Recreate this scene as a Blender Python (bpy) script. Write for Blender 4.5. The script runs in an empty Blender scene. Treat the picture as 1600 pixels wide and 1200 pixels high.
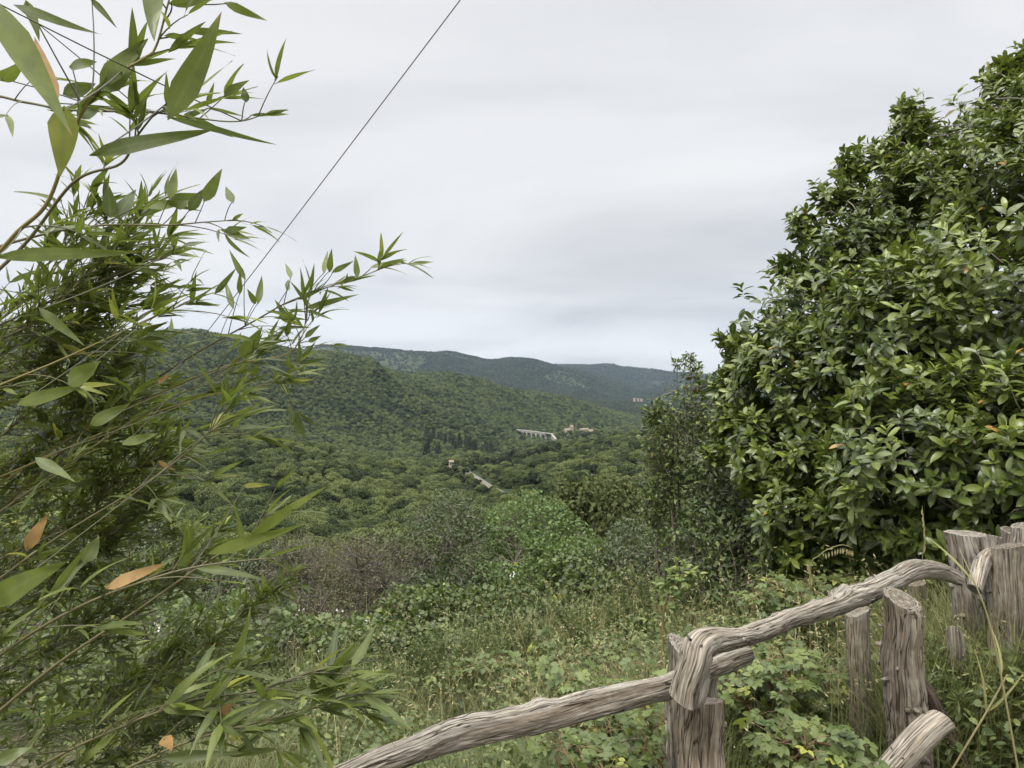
import bpy, math, random
import numpy as np
from mathutils import Vector

random.seed(7)
rng = np.random.default_rng(11)
sc = bpy.context.scene
COL = sc.collection
F = 1109.0                      # focal length in photo pixels (1600 wide)
PI = math.pi


def P(px, py, D):
    """photo pixel + distance -> point in the world (eye at the origin, level camera)"""
    return np.array([(px - 800.0) / F * D, D, -(py - 600.0) / F * D])


# ------------------------------------------------------------------ noise
def _hash(ix, iy, iz, seed):
    h = (ix.astype(np.int64) * 374761393 + iy.astype(np.int64) * 668265263 + iz.astype(np.int64) * 2147483647 + seed * 1274126177)
    h = (h ^ (h >> 13)) * 1274126177
    h = h ^ (h >> 16)
    return (h & 0xFFFF).astype(np.float64) / 65535.0


def vnoise(p, seed=0):
    p = np.asarray(p, float)
    i = np.floor(p)
    f = p - i
    f = f * f * f * (f * (f * 6 - 15) + 10)
    out = 0
    for dx in (0, 1):
        wx = f[..., 0] if dx else 1 - f[..., 0]
        for dy in (0, 1):
            wy = f[..., 1] if dy else 1 - f[..., 1]
            for dz in (0, 1):
                wz = f[..., 2] if dz else 1 - f[..., 2]
                out = out + wx * wy * wz * _hash(i[..., 0] + dx, i[..., 1] + dy, i[..., 2] + dz, seed)
    return out * 2 - 1


def fbm(p, octv=4, seed=0, gain=0.5):
    a, s, o = 1.0, 0, 0
    p = np.asarray(p, float)
    for k in range(octv):
        s = s + a * vnoise(p * (2 ** k), seed + k * 17)
        a *= gain
    return s


def norm(v):
    return v / np.maximum(np.linalg.norm(v, axis=-1, keepdims=True), 1e-9)


def rsphere(n):
    return norm(rng.normal(size=(n, 3)))


# ------------------------------------------------------------------ objects
def tag(o, label=None, cat=None, group=None, kind=None):
    if label: o['label'] = label
    if cat: o['category'] = cat
    if group: o['group'] = group
    if kind: o['kind'] = kind
    return o


def empty(name, loc, label, cat, group=None):
    o = bpy.data.objects.new(name, None)
    o.location = loc
    o.empty_display_size = 0.1
    COL.objects.link(o)
    return tag(o, label, cat, group)


class MB:
    """collects quads and float attributes, then links them as one mesh object"""
    def __init__(self):
        self.v, self.q, self.t, self.n = [], [], [], 0
        self.at = {}

    def add(self, V, Q=None, T=None, **at):
        V = np.asarray(V, float).reshape(-1, 3)
        if Q is not None and len(Q): self.q.append(np.asarray(Q, np.int64).reshape(-1, 4) + self.n)
        if T is not None and len(T): self.t.append(np.asarray(T, np.int64).reshape(-1, 3) + self.n)
        for k in set(self.at) | set(at):
            a = at.get(k)
            vec = (k == 'grain')
            if a is None: a = np.zeros((len(V), 3)) if vec else np.zeros(len(V))
            a = np.asarray(a, float)
            if k not in self.at: self.at[k] = [np.zeros((self.n, 3)) if vec else np.zeros(self.n)]
            self.at[k].append(a if a.ndim else np.full(len(V), float(a)))
        self.v.append(V)
        self.n += len(V)

    def mesh(self, name, mat, origin=(0, 0, 0), smooth=True):
        me = bpy.data.meshes.new(name)
        V = np.concatenate(self.v) - np.asarray(origin, float)
        q = np.concatenate(self.q) if self.q else np.zeros((0, 4), np.int64)
        t = np.concatenate(self.t) if self.t else np.zeros((0, 3), np.int64)
        me.vertices.add(len(V))
        me.vertices.foreach_set('co', V.astype(np.float32).ravel())
        nl = len(q) * 4 + len(t) * 3
        me.loops.add(nl)
        me.loops.foreach_set('vertex_index', np.concatenate([q.ravel(), t.ravel()]).astype(np.int32))
        me.polygons.add(len(q) + len(t))
        st = np.concatenate([np.arange(len(q)) * 4, len(q) * 4 + np.arange(len(t)) * 3]).astype(np.int32)
        me.polygons.foreach_set('loop_start', st)
        me.polygons.foreach_set('use_smooth', np.full(len(q) + len(t), smooth))
        for k, a in self.at.items():
            a = np.concatenate(a)
            if a.ndim == 2:
                at = me.attributes.new(k, 'FLOAT_VECTOR', 'POINT')
                at.data.foreach_set('vector', a.astype(np.float32).ravel())
            else:
                at = me.attributes.new(k, 'FLOAT', 'POINT')
                at.data.foreach_set('value', a.astype(np.float32))
        me.materials.append(mat)
        me.update(calc_edges=True)
        me.validate()
        return me

    def build(self, name, mat, parent=None, smooth=True):
        org = np.array(parent.location) if parent is not None else np.zeros(3)
        if parent is not None and parent.parent is not None: org = org + np.array(parent.parent.location)
        o = bpy.data.objects.new(name, self.mesh(name, mat, org, smooth))
        COL.objects.link(o)
        if parent is not None: o.parent = parent
        return o


# ------------------------------------------------------------------ shapes
def leaf_template(rows, wfun, fold=0.25, curl=0.0):
    V, q, rib, tt = [], [], [], []
    for i in range(rows + 1):
        t = i / rows
        w = wfun(t)
        for s in (-1, 0, 1):
            V.append((s * w, t, (fold * w if s else 0)))
            rib.append(0.0 if s else 1.0)
    for i in range(rows):
        a = i * 3
        q += [(a, a + 1, a + 4, a + 3), (a + 1, a + 2, a + 5, a + 4)]
    return np.array(V), np.array(q), np.array(rib)


def lance(t): return 0.5 * max(0.02, (math.sin(PI * min(1, t * 0.55 + 0.02) ** 0.8) if t < 0.35 else 0) or (1 - ((t - 0.3) / 0.7) ** 1.6 if t > 0.3 else 1))
T_BAMBOO = leaf_template(7, lambda t: 0.5 * (min(1, (t / 0.28)) ** 0.55 * (1 if t < 0.28 else max(0.0, 1 - ((t - 0.28) / 0.72) ** 1.5)) + 0.015), 0.22)
T_LAUREL = leaf_template(6, lambda t: 0.5 * (max(0.0, math.sin(PI * t ** 1.12)) ** 0.62 + 0.03), 0.30)
T_ROUND = leaf_template(3, lambda t: 0.5 * (max(0.0, math.sin(PI * min(1, t * .92 + .08) ** 0.8)) ** 0.7 + 0.04), 0.2)
T_SMALL = leaf_template(2, lambda t: 0.5 * (0.12 if t == 0 else (1 if t < .9 else 0.1)), 0.2)


def leaves(mb, T, pos, ydir, ndir, ln, wd, tint, droop=0.15, wave=0.0):
    TV, TQ, TR = T
    n = len(pos)
    if n == 0: return
    y = norm(ydir)
    x = norm(np.cross(y, ndir))
    z = np.cross(x, y)
    ln = np.broadcast_to(ln, n); wd = np.broadcast_to(wd, n); tint = np.broadcast_to(tint, n); droop = np.broadcast_to(droop, n)
    t = TV[:, 1]
    lx = TV[None, :, 0] * wd[:, None]
    ly = t[None] * ln[:, None]
    lz = TV[None, :, 2] * wd[:, None] - droop[:, None] * ln[:, None] * (t ** 2)[None]
    if wave:
        ph = rng.uniform(0, 6.28, n)
        lz = lz + wave * wd[:, None] * np.sin(t[None] * 7 + ph[:, None]) * np.sign(TV[None, :, 0] + 1e-9)
        lx = lx + wave * ln[:, None] * 0.25 * np.sin(t[None] * 3 + ph[:, None]) * t[None]
    V = pos[:, None] + x[:, None] * lx[..., None] + y[:, None] * ly[..., None] + z[:, None] * lz[..., None]
    m = len(TV)
    Q = (TQ[None] + (np.arange(n) * m)[:, None, None]).reshape(-1, 4)
    mb.add(V.reshape(-1, 3), Q, tint=np.repeat(tint, m), rib=np.tile(TR, n), along=np.tile(t, n))


def twigs(mb, a, b, c, r0, r1, ns=4, rows=5, tint=0.5):
    """many bent twigs at once: quadratic curves a-b-c"""
    a, b, c = (np.asarray(k, float).reshape(-1, 3) for k in (a, b, c))
    n = len(a)
    if n == 0: return
    r0 = np.broadcast_to(r0, n); r1 = np.broadcast_to(r1, n)
    d = norm(c - a)
    ref = np.where(np.abs(d[:, 2:3]) > 0.9, np.array([[1.0, 0, 0]]), np.array([[0, 0, 1.0]]))
    u = norm(np.cross(d, ref)); w = np.cross(d, u)
    t = np.linspace(0, 1, rows)
    Pn = ((1 - t) ** 2)[None, :, None] * a[:, None] + (2 * t * (1 - t))[None, :, None] * b[:, None] + (t ** 2)[None, :, None] * c[:, None]
    r = r0[:, None] * (1 - t) + r1[:, None] * t
    th = np.arange(ns) / ns * 2 * PI
    ring = u[:, None, None] * np.cos(th)[None, None, :, None] + w[:, None, None] * np.sin(th)[None, None, :, None]
    V = Pn[:, :, None] + ring * r[:, :, None, None]
    q = []
    for i in range(rows - 1):
        for k in range(ns):
            k2 = (k + 1) % ns
            q.append((i * ns + k, i * ns + k2, (i + 1) * ns + k2, (i + 1) * ns + k))
    q = np.array(q)
    m = rows * ns
    Q = (q[None] + (np.arange(n) * m)[:, None, None]).reshape(-1, 4)
    mb.add(V.reshape(-1, 3), Q, tint=np.repeat(np.broadcast_to(tint, n), m), rib=np.zeros(n * m))


def catmull(pts, n):
    pts = np.asarray(pts, float)
    p = np.vstack([2 * pts[0] - pts[1], pts, 2 * pts[-1] - pts[-2]])
    m = len(pts) - 1
    out = []
    for k in range(n):
        s = k / (n - 1) * m
        i = min(int(s), m - 1)
        t = s - i
        a, b, c, d = p[i], p[i + 1], p[i + 2], p[i + 3]
        out.append(0.5 * (2 * b + (c - a) * t + (2 * a - 5 * b + 4 * c - d) * t * t + (3 * b - a - 3 * c + d) * t ** 3))
    return np.array(out)


def frames(Pn):
    T = norm(np.gradient(Pn, axis=0))
    u = np.zeros_like(Pn)
    ref = np.array([0, 0, 1.0]) if abs(T[0, 2]) < 0.9 else np.array([1.0, 0, 0])
    u[0] = norm(np.cross(T[0], ref))
    for i in range(1, len(Pn)):
        k = u[i - 1] - T[i] * np.dot(u[i - 1], T[i])
        u[i] = k / np.linalg.norm(k)
    return T, u, np.cross(T, u)


def tube(mb, pts, radii, ns=6, n=None, tint=0.5):
    pr = np.column_stack([np.asarray(pts, float), np.asarray(radii, float)])
    pr = catmull(pr, n or len(pr) * 5)
    Pn, R = pr[:, :3], np.maximum(pr[:, 3], 1e-4)
    T, u, w = frames(Pn)
    th = np.arange(ns) / ns * 2 * PI
    V = Pn[:, None] + (u[:, None] * np.cos(th)[None, :, None] + w[:, None] * np.sin(th)[None, :, None]) * R[:, None, None]
    q = [(i * ns + k, i * ns + (k + 1) % ns, (i + 1) * ns + (k + 1) % ns, (i + 1) * ns + k) for i in range(len(Pn) - 1) for k in range(ns)]
    mb.add(V.reshape(-1, 3), q, tint=tint, rib=0.0)
    return Pn


def box(mb, c, s, rz=0.0, **at):
    c = np.asarray(c, float); s = np.asarray(s, float) / 2
    k = np.array([(x, y, z) for z in (-1, 1) for x, y in ((-1, -1), (1, -1), (1, 1), (-1, 1))]) * s
    R = np.array([[math.cos(rz), -math.sin(rz), 0], [math.sin(rz), math.cos(rz), 0], [0, 0, 1]])
    mb.add(k @ R.T + c, [(0, 3, 2, 1), (4, 5, 6, 7), (0, 1, 5, 4), (1, 2, 6, 5), (2, 3, 7, 6), (3, 0, 4, 7)], **at)


def log(pts, seed, ns=72, knots=(), flat=None, step=0.008, amp=1.0, stubs=6, cut=(0, 0)):
    """weathered log: grooved, knotted, with cut ends.  pts = rows of (x, y, z, radius)"""
    pr = np.asarray(pts, float)
    L = np.sum(np.linalg.norm(np.diff(pr[:, :3], axis=0), axis=1))
    n = max(14, int(L / step))
    pr = catmull(pr, n)
    Pn, R = pr[:, :3], pr[:, 3]
    lr = np.random.default_rng(seed)
    T, u, w = frames(Pn)
    s = np.concatenate([[0], np.cumsum(np.linalg.norm(np.diff(Pn, axis=0), axis=1))])
    Pn = Pn + 0.12 * R.mean() * amp * np.stack([vnoise(np.column_stack([s * 9, 0 * s + seed + k, 0 * s]), k) for k in range(3)], 1)
    th = np.arange(ns) / ns * 2 * PI
    S, TH = np.meshgrid(s, th, indexing='ij')
    tw = TH + S * lr.uniform(-1.5, 1.5)
    RR = R[:, None] + 0 * S
    cx, sx = np.cos(tw), np.sin(tw)
    wv = 1.3 * vnoise(np.stack([cx * 1.2, sx * 1.2, S * 9 + seed], -1), seed + 40)[..., None]
    g1 = np.stack([cx * 4.2, sx * 4.2, S * 7 + seed * 3.1], -1) + wv * .5
    g2 = np.stack([cx * 11.0, sx * 11.0, S * 22 + seed], -1) + wv * .8
    lump = fbm(np.stack([cx * 1.3, sx * 1.3, S * 7 + seed], -1), 3, seed)
    gr = 1 - np.abs(vnoise(g1, seed + 5))
    gr2 = 1 - np.abs(vnoise(g2, seed + 9))
    deep = np.clip(gr - 0.72, 0, 1) / 0.28
    crk = np.clip(vnoise(np.stack([cx * 2.2, sx * 2.2, S * 6 + seed * 1.7], -1), seed + 60) + .15, 0, 1)
    disp = RR * amp * (0.075 * lump - 0.17 * crk * np.clip((gr - .90) / .10, 0, 1) - 0.05 * np.clip(gr2 - .72, 0, 1) / .28 + 0.022 * vnoise(g2 * 2.0, 3) + .02 * vnoise(np.stack([cx * 3, sx * 3, S * 40 + seed], -1), 8))
    for (kt, ks, ka, kw) in knots:
        dth = np.angle(np.exp(1j * (TH - kt)))
        d2 = (dth * R[:, None] / kw) ** 2 + ((S - ks * s[-1]) / kw) ** 2
        disp = disp + ka * np.exp(-d2) - 0.55 * ka * np.exp(-d2 * 7)
    rad = RR + disp
    V = Pn[:, None] + (u[:, None] * np.cos(TH)[..., None] + w[:, None] * np.sin(TH)[..., None]) * rad[..., None]
    # slanted cuts at the two ends
    for end, i0 in ((cut[0], 0), (cut[1], n - 1)):
        if end:
            off = (np.cos(th + seed) * R[i0] * end)
            k = 6
            for j in range(k):
                i = j if i0 == 0 else n - 1 - j
                V[i] += T[i0] * (off * (1 - j / k))[:, None]
    grain = np.stack([np.cos(tw) * 0.05, np.sin(tw) * 0.05, S * 0.07 + seed], -1)
    mb = MB()
    q = [(i * ns + k, i * ns + (k + 1) % ns, (i + 1) * ns + (k + 1) % ns, (i + 1) * ns + k) for i in range(n - 1) for k in range(ns)]
    mb.add(V.reshape(-1, 3), q, grain=grain.reshape(-1, 3), endg=0.0)
    for i0, sg in ((0, -1), (n - 1, 1)):
        ring = V[i0]
        c0 = ring.mean(0)
        rows = [ring + 0]
        for f_ in (0.95, 0.8, 0.6, 0.4, 0.2, 0.03):
            k = c0 + (ring - c0) * f_
            k = k + T[i0] * sg * (0.0025 + 0.05 * R[i0] * lr.normal(size=(ns, 1)) * (0.25 if f_ < .9 else .1))
            rows.append(k)
        VV = np.concatenate(rows)
        dist = np.linalg.norm(VV - c0, axis=1)
        gg = np.stack([dist * 2.2, dist * 0 + 0.013 * np.tile(np.cos(th * 5), len(rows)), dist * 0 + seed + i0], -1)
        qq = [(a * ns + k, a * ns + (k + 1) % ns, (a + 1) * ns + (k + 1) % ns, (a + 1) * ns + k) for a in range(len(rows) - 1) for k in range(ns)]
        if sg < 0: qq = [t_[::-1] for t_ in qq]
        mb.add(VV, qq, grain=gg, endg=1.0)
    # broken twig stubs
    for j in range(stubs):
        i = int(lr.uniform(0.05, 0.95) * (n - 1)); k = lr.integers(ns)
        b = V[i, k]; nrm = norm(b - Pn[i])
        l = R[i] * lr.uniform(0.12, 0.4); r = R[i] * lr.uniform(0.06, 0.16)
        m2 = MB()
        tube(m2, [b - nrm * r, b + nrm * l * .5, b + nrm * l], [r * 1.5, r, r * .75], 8, 6)
        VV = m2.v[0]; qq = list(m2.q[0]); base = len(VV) - 8
        qq += [(base, base + 1, base + 2, base + 3), (base, base + 3, base + 4, base + 7), (base + 4, base + 5, base + 6, base + 7)]
        mb.add(VV, qq, grain=np.stack([VV[:, 0] * 1, VV[:, 1], VV[:, 2] * .1], -1), endg=.4)
    return mb


# ------------------------------------------------------------------ materials
def mat(name):
    m = bpy.data.materials.new(name)
    m.use_nodes = True
    nt = m.node_tree
    return m, nt, nt.nodes['Principled BSDF'], nt.nodes['Material Output']


def N(nt, t, **kw):
    n = nt.nodes.new(t)
    for k, v in kw.items():
        if k.startswith('i_'): n.inputs[k[2:].replace('_', ' ')].default_value = v
        else: setattr(n, k, v)
    return n


def ramp(nt, stops, fac=None, interp='LINEAR'):
    r = nt.nodes.new('ShaderNodeValToRGB')
    e = r.color_ramp.elements
    while len(e) < len(stops): e.new(0.5)
    for k, (p, c) in enumerate(stops):
        e[k].position = p
        e[k].color = (*c, 1)
    r.color_ramp.interpolation = interp
    if fac is not None: nt.links.new(fac, r.inputs[0])
    return r


def leaf_mat(name, stops, rough=0.45, trans=0.3, tcol=(0.25, 0.36, 0.06), rib=None, spec=0.5, noise=0.0):
    m, nt, bs, out = mat(name)
    a = N(nt, 'ShaderNodeAttribute', attribute_name='tint')
    r = ramp(nt, stops, a.outputs['Fac'])
    col = r.outputs[0]
    if rib:
        b = N(nt, 'ShaderNodeAttribute', attribute_name='rib')
        mr = N(nt, 'ShaderNodeMapRange'); mr.inputs[1].default_value = 0.72; mr.inputs[2].default_value = 1.0
        mr.inputs[4].default_value = 0.55
        nt.links.new(b.outputs['Fac'], mr.inputs[0])
        mx = N(nt, 'ShaderNodeMixRGB'); mx.inputs[2].default_value = (*rib, 1)
        nt.links.new(mr.outputs[0], mx.inputs[0]); nt.links.new(col, mx.inputs[1])
        col = mx.outputs[0]
    nt.links.new(col, bs.inputs['Base Color'])
    bs.inputs['Roughness'].default_value = rough
    bs.inputs['Specular IOR Level'].default_value = spec
    tr = N(nt, 'ShaderNodeBsdfTranslucent')
    mt = N(nt, 'ShaderNodeMixRGB', blend_type='MULTIPLY'); mt.inputs[0].default_value = 0
    mt2 = N(nt, 'ShaderNodeMixRGB'); mt2.inputs[0].default_value = 0.5; mt2.inputs[2].default_value = (*tcol, 1)
    nt.links.new(col, mt2.inputs[1]); nt.links.new(mt2.outputs[0], tr.inputs[0])
    ms = N(nt, 'ShaderNodeMixShader'); ms.inputs[0].default_value = trans
    nt.links.new(bs.outputs[0], ms.inputs[1]); nt.links.new(tr.outputs[0], ms.inputs[2])
    nt.links.new(ms.outputs[0], out.inputs[0])
    return m


def plain(name, c, rough=0.8, noise=0.25, scale=6.0, bump=0.0):
    m, nt, bs, out = mat(name)
    tc = N(nt, 'ShaderNodeTexCoord')
    nz = N(nt, 'ShaderNodeTexNoise'); nz.inputs['Scale'].default_value = scale; nz.inputs['Detail'].default_value = 5
    nt.links.new(tc.outputs['Object'], nz.inputs['Vector'])
    r = ramp(nt, [(0.3, tuple(k * (1 - noise) for k in c)), (0.7, tuple(min(1, k * (1 + noise)) for k in c))], nz.outputs['Fac'])
    nt.links.new(r.outputs[0], bs.inputs['Base Color'])
    bs.inputs['Roughness'].default_value = rough
    if bump:
        bp = N(nt, 'ShaderNodeBump'); bp.inputs['Strength'].default_value = bump
        nt.links.new(nz.outputs['Fac'], bp.inputs['Height']); nt.links.new(bp.outputs[0], bs.inputs['Normal'])
    return m


def wood_mat(name, dark, mid, light):
    m, nt, bs, out = mat(name)
    a = N(nt, 'ShaderNodeAttribute', attribute_name='grain')
    n1 = N(nt, 'ShaderNodeTexNoise'); n1.inputs['Scale'].default_value = 150; n1.inputs['Detail'].default_value = 7; n1.inputs['Roughness'].default_value = 0.65
    n2 = N(nt, 'ShaderNodeTexNoise'); n2.inputs['Scale'].default_value = 14; n2.inputs['Detail'].default_value = 4
    nt.links.new(a.outputs['Vector'], n1.inputs['Vector']); nt.links.new(a.outputs['Vector'], n2.inputs['Vector'])
    mixc = lambda a, b, f: tuple(p * (1 - f) + q * f for p, q in zip(a, b))
    r1 = ramp(nt, [(0.28, mixc(dark, mid, .35)), (0.45, mid), (0.60, mixc(mid, light, .75)), (0.78, tuple(min(1, c * 1.12) for c in light))], n1.outputs['Fac'])
    r2 = ramp(nt, [(0.3, (0.52, 0.46, 0.40)), (0.5, (0.92, 0.91, 0.89)), (0.72, (1.0, 0.93, 0.82))], n2.outputs['Fac'])
    nc = N(nt, 'ShaderNodeTexNoise'); nc.inputs['Scale'].default_value = 46; nc.inputs['Detail'].default_value = 3; nc.inputs['Distortion'].default_value = .6
    nt.links.new(a.outputs['Vector'], nc.inputs['Vector'])
    rc = ramp(nt, [(.478, (1, 1, 1)), (.497, (.22, .19, .16)), (.503, (.22, .19, .16)), (.522, (1, 1, 1))], nc.outputs['Fac'])
    r1m = N(nt, 'ShaderNodeMixRGB', blend_type='MULTIPLY'); r1m.inputs[0].default_value = 1
    nt.links.new(r1.outputs[0], r1m.inputs[1]); nt.links.new(rc.outputs[0], r1m.inputs[2])
    hh = N(nt, 'ShaderNodeMath', operation='ADD'); nt.links.new(n1.outputs['Fac'], hh.inputs[0]); nt.links.new(rc.outputs[0], hh.inputs[1])
    tc = N(nt, 'ShaderNodeTexCoord')
    n3 = N(nt, 'ShaderNodeTexNoise'); n3.inputs['Scale'].default_value = 22; n3.inputs['Detail'].default_value = 6
    nt.links.new(tc.outputs['Object'], n3.inputs['Vector'])
    r3 = ramp(nt, [(0.57, (0, 0, 0)), (0.70, (1, 1, 1))], n3.outputs['Fac'])
    mx = N(nt, 'ShaderNodeMixRGB', blend_type='MULTIPLY'); mx.inputs[0].default_value = 1
    nt.links.new(r1m.outputs[0], mx.inputs[1]); nt.links.new(r2.outputs[0], mx.inputs[2])
    lich = N(nt, 'ShaderNodeMixRGB'); lich.inputs[2].default_value = (0.33, 0.33, 0.27, 1)
    k = N(nt, 'ShaderNodeMath', operation='MULTIPLY'); k.inputs[1].default_value = 0.35
    nt.links.new(r3.outputs[0], k.inputs[0]); nt.links.new(k.outputs[0], lich.inputs[0]); nt.links.new(mx.outputs[0], lich.inputs[1])
    nt.links.new(lich.outputs[0], bs.inputs['Base Color'])
    bs.inputs['Roughness'].default_value = 0.9
    bs.inputs['Specular IOR Level'].default_value = 0.2
    bp = N(nt, 'ShaderNodeBump'); bp.inputs['Strength'].default_value = 0.8; bp.inputs['Distance'].default_value = 0.005
    nt.links.new(hh.outputs[0], bp.inputs['Height']); nt.links.new(bp.outputs[0], bs.inputs['Normal'])
    return m


def crown_mat(name, lo, mid, hi, trans=0.2, patch=0.03):
    """foliage of the woods: colour differs from tree to tree and in patches over the slopes"""
    m, nt, bs, out = mat(name)
    oi = N(nt, 'ShaderNodeObjectInfo')
    nz = N(nt, 'ShaderNodeTexNoise'); nz.inputs['Scale'].default_value = patch; nz.inputs['Detail'].default_value = 3
    nt.links.new(oi.outputs['Location'], nz.inputs['Vector'])
    at = N(nt, 'ShaderNodeAttribute', attribute_name='tint')
    s1 = N(nt, 'ShaderNodeMath', operation='MULTIPLY_ADD'); s1.inputs[1].default_value = 0.75; s1.inputs[2].default_value = -0.36
    nt.links.new(oi.outputs['Random'], s1.inputs[0])
    s2 = N(nt, 'ShaderNodeMath', operation='ADD')
    nt.links.new(s1.outputs[0], s2.inputs[0]); nt.links.new(nz.outputs['Fac'], s2.inputs[1])
    s3 = N(nt, 'ShaderNodeMath', operation='MULTIPLY_ADD'); s3.inputs[1].default_value = 0.3; 
    nt.links.new(at.outputs['Fac'], s3.inputs[0]); nt.links.new(s2.outputs[0], s3.inputs[2])
    r = ramp(nt, [(0.2, lo), (0.6, mid), (1.0, hi)], s3.outputs[0])
    nt.links.new(r.outputs[0], bs.inputs['Base Color'])
    bs.inputs['Roughness'].default_value = 0.7
    bs.inputs['Specular IOR Level'].default_value = 0.25
    tr = N(nt, 'ShaderNodeBsdfTranslucent'); nt.links.new(r.outputs[0], tr.inputs[0])
    ms = N(nt, 'ShaderNodeMixShader'); ms.inputs[0].default_value = trans
    nt.links.new(bs.outputs[0], ms.inputs[1]); nt.links.new(tr.outputs[0], ms.inputs[2]); nt.links.new(ms.outputs[0], out.inputs[0])
    return m


def brown_tips(m, c=(.30, .21, .08), lo=.90, amount=.6):
    nt = m.node_tree
    bs = nt.nodes['Principled BSDF']
    src = bs.inputs['Base Color'].links[0].from_socket
    al = N(nt, 'ShaderNodeAttribute', attribute_name='along')
    tc = N(nt, 'ShaderNodeTexCoord'); nz = N(nt, 'ShaderNodeTexNoise'); nz.inputs['Scale'].default_value = 9
    nt.links.new(tc.outputs['Object'], nz.inputs['Vector'])
    ad = N(nt, 'ShaderNodeMath', operation='MULTIPLY_ADD'); ad.inputs[1].default_value = .22
    nt.links.new(nz.outputs['Fac'], ad.inputs[0]); nt.links.new(al.outputs['Fac'], ad.inputs[2])
    mr = N(nt, 'ShaderNodeMapRange'); mr.inputs[1].default_value = lo + .12; mr.inputs[2].default_value = lo + .20; mr.inputs[4].default_value = amount
    nt.links.new(ad.outputs[0], mr.inputs[0])
    mx = N(nt, 'ShaderNodeMixRGB'); mx.inputs[2].default_value = (*c, 1)
    nt.links.new(mr.outputs[0], mx.inputs[0]); nt.links.new(src, mx.inputs[1])
    # fine length-wise veins and blotches
    n2 = N(nt, 'ShaderNodeTexNoise'); n2.inputs['Scale'].default_value = 55; n2.inputs['Detail'].default_value = 4
    nt.links.new(tc.outputs['Object'], n2.inputs['Vector'])
    r2 = ramp(nt, [(.3, (.72, .74, .70)), (.6, (1.08, 1.06, 1.0))], n2.outputs['Fac'])
    mu = N(nt, 'ShaderNodeMixRGB', blend_type='MULTIPLY'); mu.inputs[0].default_value = 1
    nt.links.new(mx.outputs[0], mu.inputs[1]); nt.links.new(r2.outputs[0], mu.inputs[2])
    for l in list(src.links):
        if l.to_node not in (mx, mu): nt.links.new(mu.outputs[0], l.to_socket)


M_bamboo = leaf_mat('bamboo_leaf', [(0, (.042, .060, .016)), (.45, (.098, .130, .028)), (.8, (.17, .205, .036)), (1, (.34, .34, .06))], .42, .38, (.20, .27, .035), rib=(.16, .20, .07))
M_dry = leaf_mat('dry_leaf', [(0, (.30, .17, .05)), (1, (.36, .24, .11))], .7, .3, (.5, .3, .1))
brown_tips(M_bamboo)
brown_tips(M_dry, (.22, .12, .05), .80)
M_cane = leaf_mat('bamboo_stem', [(0, (.035, .035, .02)), (.5, (.10, .09, .04)), (1, (.26, .22, .07))], .5, 0.0)
M_laurel = leaf_mat('laurel_leaf', [(0, (.030, .046, .010)), (.5, (.082, .114, .022)), (.85, (.145, .182, .033)), (.96, (.21, .25, .045)), (1, (.36, .22, .05))], .35, .2, (.16, .24, .03), rib=(.15, .20, .06), spec=.55)
M_tree = leaf_mat('small_tree_leaf', [(0, (.042, .06, .018)), (.6, (.105, .145, .038)), (.97, (.20, .25, .06)), (1, (.42, .26, .06))], .45, .25, (.12, .17, .03))
M_ivy = leaf_mat('dark_leaf', [(0, (.034, .05, .018)), (.8, (.085, .12, .036)), (1, (.17, .21, .06))], .5, .2, (.1, .14, .03))
M_thorn = leaf_mat('thorn_leaf', [(0, (.06, .06, .03)), (.6, (.10, .10, .045)), (1, (.17, .16, .07))], .65, .25, (.16, .16, .05))
M_olive = leaf_mat('olive_leaf', [(0, (.07, .07, .022)), (1, (.17, .16, .045))], .6, .25, (.2, .2, .05))
M_green = leaf_mat('shrub_leaf', [(0, (.04, .058, .023)), (.7, (.085, .115, .042)), (1, (.16, .20, .07))], .5, .28, (.16, .21, .05))
M_bright = leaf_mat('climber_leaf', [(0, (.045, .08, .022)), (.6, (.10, .16, .04)), (.96, (.17, .25, .065)), (1, (.5, .45, .04))], .5, .33, (.26, .36, .06))
M_bramble = leaf_mat('bramble_leaf', [(0, (.045, .066, .02)), (.6, (.11, .148, .042)), (.93, (.18, .225, .06)), (1, (.38, .40, .07))], .5, .3, (.22, .32, .05), rib=(.14, .19, .07))
M_grass = leaf_mat('grass_blade', [(0, (.055, .075, .022)), (.5, (.125, .145, .045)), (.8, (.25, .24, .09)), (1, (.46, .40, .22))], .6, .3, (.25, .28, .08))
M_weed = leaf_mat('weed_leaf', [(0, (.05, .075, .025)), (.7, (.11, .145, .045)), (1, (.22, .25, .08))], .6, .3, (.2, .26, .06))
M_twig = leaf_mat('twig_bark', [(0, (.05, .042, .034)), (.5, (.15, .13, .105)), (1, (.33, .30, .26))], .9, 0.0, spec=.1)
M_redstem = leaf_mat('red_stem', [(0, (.13, .09, .04)), (1, (.24, .15, .075))], .7, 0.0)
M_petal = leaf_mat('white_petal', [(0, (.6, .55, .5)), (1, (.85, .82, .78))], .7, .3, (.8, .8, .8))
M_wood = wood_mat('weathered_wood', (.062, .053, .044), (.22, .198, .168), (.46, .43, .375))
M_wood2 = wood_mat('brown_wood', (.055, .044, .034), (.175, .150, .120), (.35, .315, .265))
M_darkwood = wood_mat('dark_wood', (.03, .022, .016), (.07, .052, .04), (.14, .115, .095))
M_oak = crown_mat('oak_crown', (.018, .029, .011), (.080, .108, .036), (.165, .195, .064))
M_far = crown_mat('cloud_shaded_crown', (.014, .024, .012), (.036, .054, .026), (.075, .095, .04), .1, .008)  # far ridge crowns: cloud shadow put into the colour as a darker green
M_pine = crown_mat('pine_crown', (.016, .026, .013), (.036, .05, .022), (.065, .082, .032), .08)
M_bark = plain('bark', (.10, .08, .06))
M_cable = plain('cable_metal', (.09, .09, .095), .5)
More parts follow.
